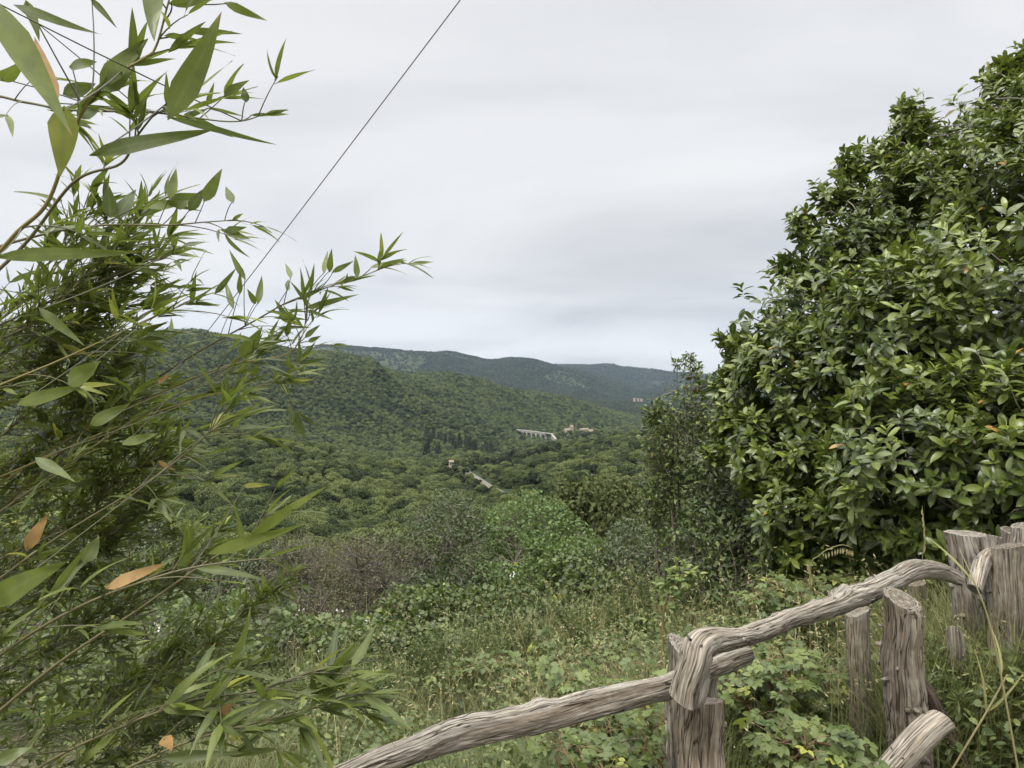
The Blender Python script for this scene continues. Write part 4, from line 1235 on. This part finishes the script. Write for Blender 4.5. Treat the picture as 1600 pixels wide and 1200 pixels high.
blades(gm, x, y, h, h * rng.uniform(.1, 1.0, len(x)), rng.uniform(.0025, .006, len(x)), np.clip(rng.normal(.42, .2, len(x)) * .75 + dry * .42, 0, 1))
x, y = scatter_xy(26000, 1.6, 5.0, 1730, 2700, 1.0)
h = rng.uniform(.10, .42, len(x))
blades(gm, x, y, h, h * rng.uniform(.1, 1, len(x)), rng.uniform(.003, .006, len(x)), np.clip(rng.normal(.55, .22, len(x)), 0, 1))
x, y = scatter_xy(5200, 2.12, 2.9, 1400, 1760, 1.0)
h = rng.uniform(.25, .62, len(x))
blades(gm, x, y, h, h * rng.uniform(.1, .8, len(x)), rng.uniform(.003, .006, len(x)), np.clip(rng.normal(.58, .2, len(x)), 0, 1), 5)
# tall seed stalks with drooping heads
x, y = scatter_xy(2600, 2.3, 7.0, 480, 1700, 1.2)
pxg = 800 + F * x / y
keep = (rng.random(len(x)) < np.where(pxg > 820, .9, .4)); x, y = x[keep], y[keep]
h = rng.uniform(.32, .68, len(x))
tip, pre = blades(gm, x, y, h, h * rng.uniform(.15, .75, len(x)), np.full(len(x), .0026), np.clip(rng.normal(.8, .12, len(x)), 0, 1), 6)
for k in range(9):
    f = rng.uniform(-.4, 1.0, (len(x), 1))
    c = pre * (1 - f) + tip * f
    d_ = norm(norm(tip - pre) * .8 + rng.normal(size=c.shape) * .35 + [0, 0, -.35])
    leaves(gm, T_SMALL, c, d_, rsphere(len(c)), rng.uniform(.012, .024, len(c)), .005, np.clip(rng.normal(.92, .08, len(c)), 0, 1), .1)
tag(gm.build('meadow_grass', M_grass), 'uncut yellow-green grass with pale seed heads covering the bank', 'grass', kind='stuff')
# small broad leaves between the blades
wm = MB()
x, y = scatter_xy(85000, 2.0, 7.0, 60, 1720, 1.1)
dd = fbm(np.stack([x * 1.9, y * 1.9, 0 * x], -1), 3, 91)
keep = (rng.random(len(x)) < np.clip(.45 + 1.1 * dd, .03, 1)); x, y, dd = x[keep], y[keep], dd[keep]
z = near_z(x, y) + rng.uniform(.02, .30, len(x)) * (.7 + .6 * np.clip(dd, 0, 1))
n = len(x)
leaves(wm, T_ROUND, np.stack([x, y, z], 1), norm(rng.normal(size=(n, 3)) * [1, 1, .4]), norm(rng.normal(size=(n, 3)) * .5 + [0, -.15, 1]), rng.uniform(.015, .042, n), rng.uniform(.010, .026, n), np.clip(rng.normal(.5, .22, n) + .15 * dd, 0, 1), .2)
tag(wm.build('ground_cover', M_weed), 'small-leaved weeds growing through the grass', 'ground cover', kind='stuff')
# two stout dry stalks crossing in front of the right posts
for rows, lab in (([(1592, 1210, 1.85), (1565, 1060, 1.85), (1545, 970, 1.85), (1525, 915, 1.86), (1500, 860, 1.9)], 'tall pale grass stalk crossing in front of the right-hand posts'),
                  ([(1510, 1165, 1.9), (1540, 1115, 1.88), (1574, 1054, 1.86)], 'short dry straw slanting through the grass at lower right')):
    mbx = MB()
    pts = [P(*k) for k in rows]
    g = float(near_z(pts[0][0], pts[0][1]))
    pts = [pts[0] + (pts[0] - pts[1]) / max(pts[1][2] - pts[0][2], .01) * (pts[0][2] - g + .05)] + pts
    tube(mbx, pts, [.0026, .0026, .0024, .002, .0016, .001][:len(pts)], 6, 40, .93)
    d_ = norm(pts[-1] - pts[-2])
    leaves(mbx, T_BAMBOO, np.array([pts[2], pts[-2]]), np.array([norm(d_ + [.5, 0, -.1]), norm(d_ + [-.4, 0, .2])]), np.array([[0, -1, .4], [0, -1, .4]]), .16, .007, .8, .4)
    tag(mbx.build('grass_stalk', M_grass), lab, 'grass stalk')
# pale wild-oat heads before the laurel
mbx = MB()
e = empty('wild_oat', tuple(np.array([*P(1268, 930, 3.0)[:2], float(near_z(P(1268, 930, 3.0)[0], 3.0))])), 'wild oat stalk arching with hanging pale spikelets before the laurel', 'grass stalk')
b = np.array(e.location)
for ends in ([(1266, 905, 3.0), (1280, 868, 3.0), (1312, 852, 3.0), (1332, 856, 3.0)], [(1275, 950, 3.0), (1266, 890, 3.0), (1262, 875, 3.0)], [(1440, 900, 2.9), (1445, 840, 2.9), (1441, 790, 2.9)]):
    pts = [b + [rng.uniform(-.05, .05), 0, -.03]] + [P(*k) for k in ends]
    if ends[0][0] > 1400: pts[0] = np.array([pts[1][0], pts[1][1], float(near_z(pts[1][0], pts[1][1])) - .05])
    Pn = tube(mbx, pts, [.002] * (len(pts) - 1) + [.001], 4, 30, .8)
    for k in range(17, 30):
        leaves(mbx, T_SMALL, Pn[k:k + 1] - [0, 0, .012], np.array([[.1 * rng.normal(), 0, -1]]), np.array([[0, -1, 0.]]), .026, .007, .95, 0)
mbx.build('stalk', M_grass, e)

# ------------------------------------------------------------------ bamboo on the left
STEMS = [   # label, points (px, row, distance), twig length, density
    ('topmost bamboo cane rising steeply to the upper frame edge beside the largest leaves', [(-60, 470, .92), (20, 370, .9), (75, 315, .88), (116, 200, .85), (160, 132, .82), (224, 92, .8), (244, 72, .8), (262, 8, .78), (284, -70, .77)], .10, .38, .5),
    ('bamboo cane with a long horizontal leaf against the sky near the top', [(-60, 480, 1.0), (40, 380, 1.0), (116, 284, .96), (188, 256, .93), (212, 216, .9), (240, 180, .88), (262, 160, .86)], .10, .35, .5),
    ('thin bamboo twig reaching right with upright leaves in the clear sky', [(-60, 410, 1.2), (60, 368, 1.2), (160, 352, 1.18), (256, 352, 1.15), (320, 347, 1.12), (366, 344, 1.1)], .10, .35, .4),
    ('bamboo twig ending in a fine curved tip at the upper right of the clump', [(-40, 150, 1.15), (40, 160, 1.14), (112, 172, 1.1), (240, 176, 1.08), (360, 190, 1.06), (416, 178, 1.05)], .09, .5, .4),
    ('long bamboo spray reaching farthest right over the hill crest', [(-160, 960, 1.66), (60, 740, 1.6), (190, 630, 1.54), (300, 556, 1.5), (400, 500, 1.46), (450, 472, 1.44), (520, 446, 1.42), (575, 428, 1.4), (598, 418, 1.4)], .10, .30, .15),
    ('bamboo spray with two small paired leaves low over the far ridge', [(-140, 860, 1.6), (100, 690, 1.55), (260, 610, 1.5), (360, 570, 1.46), (440, 556, 1.44), (470, 530, 1.43), (480, 485, 1.42)], .11, .55, .2),
    ('bamboo cane with a lone yellow-green leaf pointing right over the hillside', [(-120, 800, 1.5), (60, 720, 1.45), (200, 660, 1.4), (320, 620, 1.36), (400, 604, 1.34), (440, 597, 1.33)], .10, .45, .6),
    ('leafy bamboo cane between the sky gap and the long spray', [(-100, 560, 1.35), (60, 480, 1.32), (180, 430, 1.3), (275, 395, 1.28)], .11, 1.0, .4),
    ('leafy bamboo cane fanning dark leaves over the skyline at left', [(-80, 640, 1.25), (100, 560, 1.22), (220, 505, 1.2), (300, 470, 1.2)], .11, 1.1, .4),
    ('bamboo cane carrying small yellowed leaves before the wooded slope', [(-80, 860, 1.4), (100, 730, 1.36), (220, 650, 1.32), (330, 590, 1.3), (400, 545, 1.28)], .11, .7, .5),
    ('bamboo cane hanging a bright leaf in front of the near oaks', [(-120, 1000, 1.2), (60, 860, 1.16), (220, 760, 1.12), (300, 700, 1.1), (350, 650, 1.08)], .11, .6, .5),
    ('low bamboo cane with two long blades reaching right over the near oaks', [(-140, 1240, 1.0), (60, 1060, .98), (220, 950, .95), (320, 880, .93), (385, 842, .92), (410, 805, .91), (434, 758, .9)], .09, .14, .5),
    ('bamboo cane with a large dry orange leaf at left', [(-120, 1120, .85), (20, 1010, .84), (120, 950, .82), (220, 910, .82), (310, 885, .83), (420, 872, .86)], .10, .4, .6),
    ('slender shoot of narrow willow-like leaves before the thorn', [(120, 1160, 2.0), (240, 1070, 1.95), (330, 1000, 1.9), (400, 945, 1.85), (452, 908, 1.82)], .09, 2.2, .4),
    ('low bamboo cane with broad dull leaves above the meadow', [(-120, 1330, .95), (60, 1200, .93), (180, 1140, .92), (300, 1095, .92), (400, 1080, .92), (490, 1050, .93)], .12, 1.1, .5),
    ('lowest bamboo cane with leaves hanging at the bottom edge', [(-60, 1400, .9), (60, 1280, .9), (200, 1200, .88), (320, 1150, .88), (460, 1115, .9), (540, 1085, .92)], .12, 1.0, .5),
]
M_willow = M_bamboo
# single large leaves: base px, row, tip px, row, width px, distance (None: that of its cane), dry, tint, turn
HERO = [(-15, -5, 108, 207, 40, .62, 0, .75, .2), (100, 165, 94, 275, 37, .66, 0, .9, .1), (262, 188, 348, 20, 36, .70, 0, .55, .1), (140, 243, 330, 197, 25, .74, 0, .35, .2), (258, 182, 431, 223, 10, .76, 0, .45, .1),
        (238, -32, 242, 60, 27, .74, 0, .6, .2), (156, 134, 228, 58, 27, .80, 0, .6, .1), (160, 142, 212, 106, 22, .80, 0, .4, .2), (350, 3, 416, 33, 12, .78, 0, .8, .1), (263, 6, 352, -6, 16, .76, 0, .5, .1),
        (20, 7, 148, 48, 13, .8, 0, .4, .1), (292, 49, 376, 52, 10, .8, 0, .5, .1), (88, 165, 56, 52, 22, .82, 1, .4, .1), (-10, 402, 212, 388, 20, .8, 0, .55, .1), (40, 0, 62, 62, 15, .8, 0, .6, .2),
        (140, -4, 182, 42, 9, .85, 0, .3, .1), (108, 105, 150, 95, 20, .85, 0, .5, .3), (0, 125, 38, 98, 20, .85, 0, .5, .1), (98, 148, 150, 130, 22, .86, 0, .35, .2), (120, 183, 155, 168, 20, .86, 0, .3, .3),
        (265, 312, 275, 262, 14, None, 0, .8, .1), (232, 326, 298, 310, 14, None, 0, .7, .2), (295, 330, 322, 292, 15, None, 0, .3, .2), (318, 316, 348, 264, 17, None, 0, .7, .1), (364, 318, 352, 290, 12, None, 0, .5, .1), (275, 325, 305, 312, 14, None, 0, .35, .3), (172, 340, 170, 288, 20, None, 0, .3, .2), (182, 342, 214, 294, 18, None, 0, .35, .3),
        (350, 150, 388, 126, 14, None, 0, .5, .2), (385, 160, 380, 136, 12, None, 0, .4, .2), (390, 180, 440, 178, 5, None, 0, .4, .0),
        (384, 438, 357, 390, 9, None, 0, .55, .1), (365, 483, 350, 437, 9, None, 0, .55, .1), (375, 460, 374, 425, 8, None, 0, .6, .1), (403, 476, 409, 430, 10, None, 0, .6, .1), (400, 475, 387, 452, 9, None, 0, .5, .1),
        (455, 435, 446, 410, 8, None, 0, .6, .1), (448, 455, 452, 435, 8, None, 0, .6, .2), (506, 428, 512, 391, 8, None, 0, .65, .1), (515, 426, 518, 389, 9, None, 0, .65, .1), (518, 426, 553, 407, 8, None, 0, .6, .1), (558, 435, 556, 398, 9, None, 0, .55, .1), (556, 432, 525, 445, 8, None, 0, .55, .2),
        (594, 417, 632, 404, 7, None, 0, .8, .1), (578, 419, 618, 406, 8, None, 0, .8, .1), (465, 468, 508, 450, 8, None, 0, .55, .1), (474, 482, 562, 461, 9, None, 0, .5, .1), (480, 484, 520, 500, 5, None, 0, .5, .1), (448, 498, 430, 468, 8, None, 0, .5, .1), (453, 490, 433, 497, 9, None, 0, .45, .2), (447, 526, 455, 495, 9, None, 0, .5, .1), (476, 528, 500, 507, 8, None, 0, .6, .1), (481, 534, 502, 525, 7, None, 0, .6, .1), (418, 532, 434, 522, 9, None, 0, .4, .2), (440, 596, 493, 592, 7, None, 0, 1.0, .1), (452, 487, 475, 512, 5, None, 0, .5, .1), (375, 560, 408, 512, 20, 1.3, 0, .45, .2), (395, 590, 405, 562, 9, None, 0, .75, .1), (378, 760, 424, 755, 8, 1.1, 0, .98, .1),
        (-20, 946, 96, 877, 36, .70, 0, .6, .1), (385, 842, 512, 759, 15, .9, 0, .75, .1), (322, 866, 474, 817, 17, .9, 0, .72, .1), (165, 920, 254, 878, 19, .80, 1, .75, .3), (382, 870, 366, 782, 8, .9, 0, .6, .1), (300, 885, 420, 905, 13, .86, 0, .4, .2), (285, 890, 302, 825, 16, .9, 0, .5, .2),
        (340, 1140, 418, 1130, 18, .9, 0, .55, .3), (395, 1108, 500, 1078, 17, .92, 0, .4, .2), (345, 1117, 371, 1090, 13, .9, 1, .3, .2), (492, 1090, 486, 1050, 10, .93, 0, .4, .1), (498, 1100, 532, 1055, 10, .93, 0, .5, .1), (250, 1185, 378, 1178, 16, .88, 0, .45, .2), (-10, 1192, 50, 1168, 20, .8, 0, .4, .2), (255, 1152, 268, 1172, 18, .86, 1, .2, .2), (380, 1135, 330, 1118, 14, .9, 0, .3, .1), (415, 1090, 448, 1045, 13, .95, 0, .4, .1),
        (40, 860, 75, 802, 18, 1.0, 1, .3, .2), (246, 720, 275, 736, 7, 1.15, 1, .5, .1), (246, 598, 266, 585, 7, 1.3, 1, .8, .1), (140, 665, 200, 630, 20, 1.0, 0, .5, .2), (190, 695, 246, 676, 15, 1.1, 0, .7, .2), (26, 632, 130, 600, 20, .9, 0, .6, .2), (105, 600, 155, 565, 28, .9, 0, .55, .2), (60, 480, 130, 540, 14, .95, 0, .5, .2), (55, 715, 115, 752, 16, .95, 0, .5, .2), (130, 880, 155, 838, 22, .9, 0, .4, .2), (330, 745, 380, 718, 8, 1.1, 0, .6, .2)]
stem_pts = [np.array([P(*k) for k in s[1]]) for s in STEMS]
stem_fine = [catmull(k, 60) for k in stem_pts]
stem_pix = [np.stack([800 + F * k[:, 0] / k[:, 1], 600 - F * k[:, 2] / k[:, 1]], 1) for k in stem_fine]
hero_of = [[] for _ in STEMS]
for hx_ in HERO:
    best = min(((np.min(np.hypot(sp[:, 0] - hx_[0], sp[:, 1] - hx_[1])) + (0 if hx_[5] is None else 150 * np.min(np.abs(stem_fine[k][:, 1] - hx_[5])) * .6)), k) for k, sp in enumerate(stem_pix) if k != 13)
    hero_of[best[1]].append(hx_)


def bunch(mbx, tb, tip, dr, nl_, L0, ratio=.150, tint=.45, spread=.55, face=None):
    """a fan of leaves at the end of a twig"""
    up = norm(np.array([0, 0, 1.0]) + rng.normal(size=3) * .35)
    ang = np.linspace(-spread, spread, nl_) + rng.normal(size=nl_) * .2
    u = norm(dr); w = norm(np.cross(up, u))
    yd = u[None] * np.cos(ang)[:, None] + w[None] * np.sin(ang)[:, None] + rng.normal(size=(nl_, 3)) * .22
    nd = np.tile(up, (nl_, 1)) + rng.normal(size=(nl_, 3)) * .45
    L = L0 * rng.uniform(.65, 1.15, nl_)
    leaves(mbx, T_BAMBOO, np.tile(tip, (nl_, 1)) - u[None] * rng.uniform(0, .015, (nl_, 1)), yd, nd, L, L * ratio * rng.uniform(.8, 1.25, nl_), np.clip(rng.normal(tint, .2, nl_) + (.45 if rng.random() < .022 else 0), 0, 1), rng.uniform(.0, .35, nl_), .05)


def cane(label, pts, fine, twl, dens, hero=(), willow=False, thick=.0019, group=None, L0=.085, tint=.45, t0=.12):
    back = pts[0] + norm(pts[0] - pts[1]) * .16 + np.array([-.03, 0, -.06])
    root = np.array([back[0] - .10, back[1] + .02, 0.0])
    root[2] = float(near_z(root[0], root[1]))
    e = empty('bamboo_cane', tuple(root), label, 'bamboo', group)
    tb, mbx, dm = MB(), MB(), MB()
    n = len(fine)
    allp = [root - [0, 0, .1], root * .5 + back * .5 + np.array([-.03, 0, 0]), back] + list(pts)
    rr = np.linspace(thick * 1.9, thick * .38, len(allp))
    tube(tb, allp, rr, 6, len(allp) * 7, .55 if rng.random() < .6 else .85)
    T_ = norm(np.gradient(fine, axis=0))
    ln_ = np.linalg.norm(fine[-1] - fine[0])
    cnt = int(ln_ / .030 * dens)
    for k in range(cnt):
        s = rng.uniform(t0, 1.0)
        i = min(int(s * (n - 1)), n - 1)
        dr = norm(T_[i] * .75 + rng.normal(size=3) * [.34, .45, .36] + [.08, 0, .14])
        l = twl * rng.uniform(.35, 1.25) * (1.15 - .5 * s)
        tip = fine[i] + dr * l + np.array([0, 0, -.10 * l])
        midp = fine[i] + dr * l * .5 + np.array([0, 0, .06 * l])
        twigs(tb, fine[i], midp, tip, .0011, .0006, 4, 5, rng.uniform(.2, .6))
        if willow: 
            for q in range(3):
                f = rng.uniform(.3, 1)
                bunch(mbx, tb, fine[i] * (1 - f) + tip * f, dr, 2, .055, .14, .55, .5)
        else:
            bunch(mbx, tb, tip, dr, int(rng.integers(2, 6)), L0 * rng.uniform(.75, 1.15), tint=tint + .1 * rng.normal())
            if rng.random() < .45:
                f = rng.uniform(.4, .8)
                bunch(mbx, tb, fine[i] * (1 - f) + tip * f, dr, 2, L0 * .8, tint=tint)
    bunch(mbx, tb, fine[-1], T_[-1], 3, L0 * .7, tint=tint, spread=.4)
    for (bx_, by_, tx_, ty_, wpx, D_, isdry, tn, turn) in hero:
        if D_ is None:
            pix = np.stack([800 + F * fine[:, 0] / fine[:, 1], 600 - F * fine[:, 2] / fine[:, 1]], 1)
            D_ = fine[np.argmin(np.hypot(pix[:, 0] - bx_, pix[:, 1] - by_)), 1]
        B = P(bx_, by_, D_); Tp = P(tx_, ty_, D_ * (1 + .03 * rng.normal()))
        L = np.linalg.norm(Tp - B)
        yd = norm(Tp - B)
        view = norm(-(B + Tp))
        nd = norm(view + rng.normal(size=3) * .12 + np.array([0, 0, turn * 1.5]))
        leaves(dm if isdry else mbx, T_BAMBOO, B[None], yd[None], nd[None], L * 1.01, wpx / F * D_ * 1.12, tn, .04, .08)
        i = np.argmin(np.linalg.norm(fine - B, axis=1) + np.where(np.arange(n) / n > .97, .05, 0))
        i = max(0, i - 3)
        if np.linalg.norm(fine[i] - B) < .5:
            twigs(tb, fine[i], (fine[i] + B) / 2 + yd * .01, B + yd * .004, .0011, .0007, 4, 5, .3)
    tb.build('stem', M_cane, e)
    mbx.build('foliage', M_willow if willow else M_bamboo, e)
    if dm.n:
        o = dm.build('dry_leaf', M_dry, e); o['label'] = 'dry orange-brown leaf'
    return e


for k, (lab, pix_, twl, dens, t0) in enumerate(STEMS):
    cane(lab, stem_pts[k], stem_fine[k], twl, dens, hero_of[k], willow=(k == 13), t0=.1 if k not in (4, 5, 6) else .22, L0=(.074 if k in (14, 15) else .055 if k == 11 else .070) if k > 6 else .066, tint=.50)
# canes deep in the thicket: they close the mass at the left
FILL = []
for k in range(24):
    d_ = 1.35 + 1.0 * (k / 24)
    y0 = 540 + 34 * k + rng.uniform(-30, 30)
    x1 = np.interp(y0, [500, 900, 1350], [160, 240, 370]) + rng.uniform(-40, 40)
    rise = rng.uniform(170, 260)
    FILL.append([(-190, y0 + 120, d_), (-60, y0, d_), (x1 * .35, y0 - rise * .42, d_ - .03), (x1 * .7, y0 - rise * .78, d_ - .05), (x1, y0 - rise * 1.08, d_ - .08)])
for k, rows in enumerate(FILL):
    pts = np.array([P(*r_) for r_ in rows])
    cane('bamboo cane deep inside the dense leafy thicket at the left edge', pts, catmull(pts, 50), .16, 3.3, group='bamboo canes inside the thicket', L0=.064, tint=.5, t0=.05)

# ------------------------------------------------------------------ air, light, sky, camera
mb = MB()
x0, x1, y0, y1, z0, z1 = -16000, 16000, -400, 9100, -700, 700
V = [(x, y, z) for z in (z0, z1) for x, y in ((x0, y0), (x1, y0), (x1, y1), (x0, y1))]
mb.add(V, [(0, 3, 2, 1), (4, 5, 6, 7), (0, 1, 5, 4), (1, 2, 6, 5), (2, 3, 7, 6), (3, 0, 4, 7)])
m = bpy.data.materials.new('haze_air'); m.use_nodes = True
nt = m.node_tree; nt.nodes.clear()
o_ = nt.nodes.new('ShaderNodeOutputMaterial'); pv = nt.nodes.new('ShaderNodeVolumePrincipled')
pv.inputs['Color'].default_value = (.52, .65, .84, 1)
pv.inputs['Density'].default_value = 4.4e-5
pv.inputs['Anisotropy'].default_value = .1
nt.links.new(pv.outputs[0], o_.inputs['Volume'])
hz = tag(mb.build('haze', m, None, False), kind='stuff')

SUN_EL, SUN_AZ = 58.0, 215.0     # azimuth from north (+y), clockwise: behind and to the left
sun = bpy.data.lights.new('sun', 'SUN'); sun.energy = 1.5; sun.angle = math.radians(14); sun.color = (1, .94, .84)
so = bpy.data.objects.new('sun', sun); COL.objects.link(so)
el, az = math.radians(SUN_EL), math.radians(SUN_AZ)
sd = Vector((math.sin(az) * math.cos(el), math.cos(az) * math.cos(el), math.sin(el)))
so.rotation_euler = (-sd).to_track_quat('-Z', 'Y').to_euler(); so.location = sd * 50

w = bpy.data.worlds.new('World'); sc.world = w; w.use_nodes = True
nt = w.node_tree
bg = nt.nodes['Background']; bg.inputs['Strength'].default_value = 0.1
skyn = N(nt, 'ShaderNodeTexSky', sky_type='NISHITA'); skyn.sun_disc = False
skyn.sun_elevation = el; skyn.sun_rotation = az
tc = N(nt, 'ShaderNodeTexCoord'); sx = N(nt, 'ShaderNodeSeparateXYZ'); nt.links.new(tc.outputs['Generated'], sx.inputs[0])
# cloud deck: direction projected on a high plane, so the bands flatten towards the horizon
az_ = N(nt, 'ShaderNodeMath', operation='ADD'); az_.inputs[1].default_value = .16; nt.links.new(sx.outputs['Z'], az_.inputs[0])
mxz = N(nt, 'ShaderNodeMath', operation='MAXIMUM'); mxz.inputs[1].default_value = .05; nt.links.new(az_.outputs[0], mxz.inputs[0])
dx = N(nt, 'ShaderNodeMath', operation='DIVIDE'); nt.links.new(sx.outputs['X'], dx.inputs[0]); nt.links.new(mxz.outputs[0], dx.inputs[1])
dy = N(nt, 'ShaderNodeMath', operation='DIVIDE'); nt.links.new(sx.outputs['Y'], dy.inputs[0]); nt.links.new(mxz.outputs[0], dy.inputs[1])
cx = N(nt, 'ShaderNodeCombineXYZ'); nt.links.new(dx.outputs[0], cx.inputs[0]); nt.links.new(dy.outputs[0], cx.inputs[1])
mp = N(nt, 'ShaderNodeMapping'); mp.inputs['Scale'].default_value = (.75, 1.0, 1); mp.inputs['Location'].default_value = (.7, 1.3, 0); mp.inputs['Rotation'].default_value = (0, 0, .25)
nt.links.new(cx.outputs[0], mp.inputs[0])
c1 = N(nt, 'ShaderNodeTexNoise'); c1.inputs['Scale'].default_value = .8; c1.inputs['Detail'].default_value = 7; c1.inputs['Roughness'].default_value = .5; c1.inputs['Distortion'].default_value = .5
nt.links.new(mp.outputs[0], c1.inputs['Vector'])
cr = ramp(nt, [(.30, (.56, .57, .59)), (.50, (.715, .718, .725)), (.70, (.80, .80, .795))], c1.outputs['Fac'])
lift = N(nt, 'ShaderNodeMapRange', interpolation_type='SMOOTHSTEP'); lift.inputs[1].default_value = .52; lift.inputs[2].default_value = .95; lift.inputs[3].default_value = 6.7; lift.inputs[4].default_value = 33.0
nt.links.new(sx.outputs['Z'], lift.inputs[0])
hb = N(nt, 'ShaderNodeMapRange', interpolation_type='SMOOTHSTEP'); hb.inputs[1].default_value = 0.0; hb.inputs[2].default_value = .14; hb.inputs[3].default_value = 1.16; hb.inputs[4].default_value = 1.0
nt.links.new(sx.outputs['Z'], hb.inputs[0])
# a greyer cloud bank low on the right
bk = N(nt, 'ShaderNodeVectorMath', operation='DISTANCE'); bk.inputs[1].default_value = (.17, .96, .155)
sq = N(nt, 'ShaderNodeVectorMath', operation='MULTIPLY'); sq.inputs[1].default_value = (1, 1, 2.2)
nt.links.new(tc.outputs['Generated'], sq.inputs[0]); bk.inputs[1].default_value = (.17, .96, .155 * 2.2)
nt.links.new(sq.outputs[0], bk.inputs[0])
cw = N(nt, 'ShaderNodeMath', operation='MULTIPLY_ADD'); cw.inputs[1].default_value = .5; nt.links.new(c1.outputs['Fac'], cw.inputs[0]); nt.links.new(bk.outputs['Value'], cw.inputs[2])
bm = N(nt, 'ShaderNodeMapRange', interpolation_type='SMOOTHSTEP'); bm.inputs[1].default_value = .28; bm.inputs[2].default_value = .62; bm.inputs[3].default_value = .82; bm.inputs[4].default_value = 1.0
nt.links.new(cw.outputs[0], bm.inputs[0])
l2 = N(nt, 'ShaderNodeMath', operation='MULTIPLY'); nt.links.new(lift.outputs[0], l2.inputs[0]); nt.links.new(hb.outputs[0], l2.inputs[1])
l3 = N(nt, 'ShaderNodeMath', operation='MULTIPLY'); nt.links.new(l2.outputs[0], l3.inputs[0]); nt.links.new(bm.outputs[0], l3.inputs[1])
vm = N(nt, 'ShaderNodeVectorMath', operation='SCALE'); nt.links.new(cr.outputs[0], vm.inputs[0]); nt.links.new(l3.outputs[0], vm.inputs['Scale'])
mx = N(nt, 'ShaderNodeMixRGB'); mx.inputs[0].default_value = .96
nt.links.new(skyn.outputs[0], mx.inputs[1]); nt.links.new(vm.outputs[0], mx.inputs[2])
nt.links.new(mx.outputs[0], bg.inputs['Color'])

cam = bpy.data.cameras.new('camera'); co = bpy.data.objects.new('camera', cam); COL.objects.link(co)
cam.sensor_width = 36; cam.lens = F / 1600 * 36
co.location = (0, 0, 0); co.rotation_euler = (PI / 2, 0, 0)
cam.clip_start = .02; cam.clip_end = 40000
sc.camera = co
sc.view_settings.view_transform = 'Standard'; sc.view_settings.look = 'None'
sc.view_settings.exposure = 0.86; sc.view_settings.gamma = 1
sc.view_settings.use_curve_mapping = False
sc.render.engine = 'CYCLES'
cy = sc.cycles
cy.max_bounces = 6; cy.diffuse_bounces = 3; cy.glossy_bounces = 2; cy.transmission_bounces = 3; cy.transparent_max_bounces = 8; cy.volume_bounces = 0
cy.sample_clamp_indirect = 4
cy.use_denoising = True
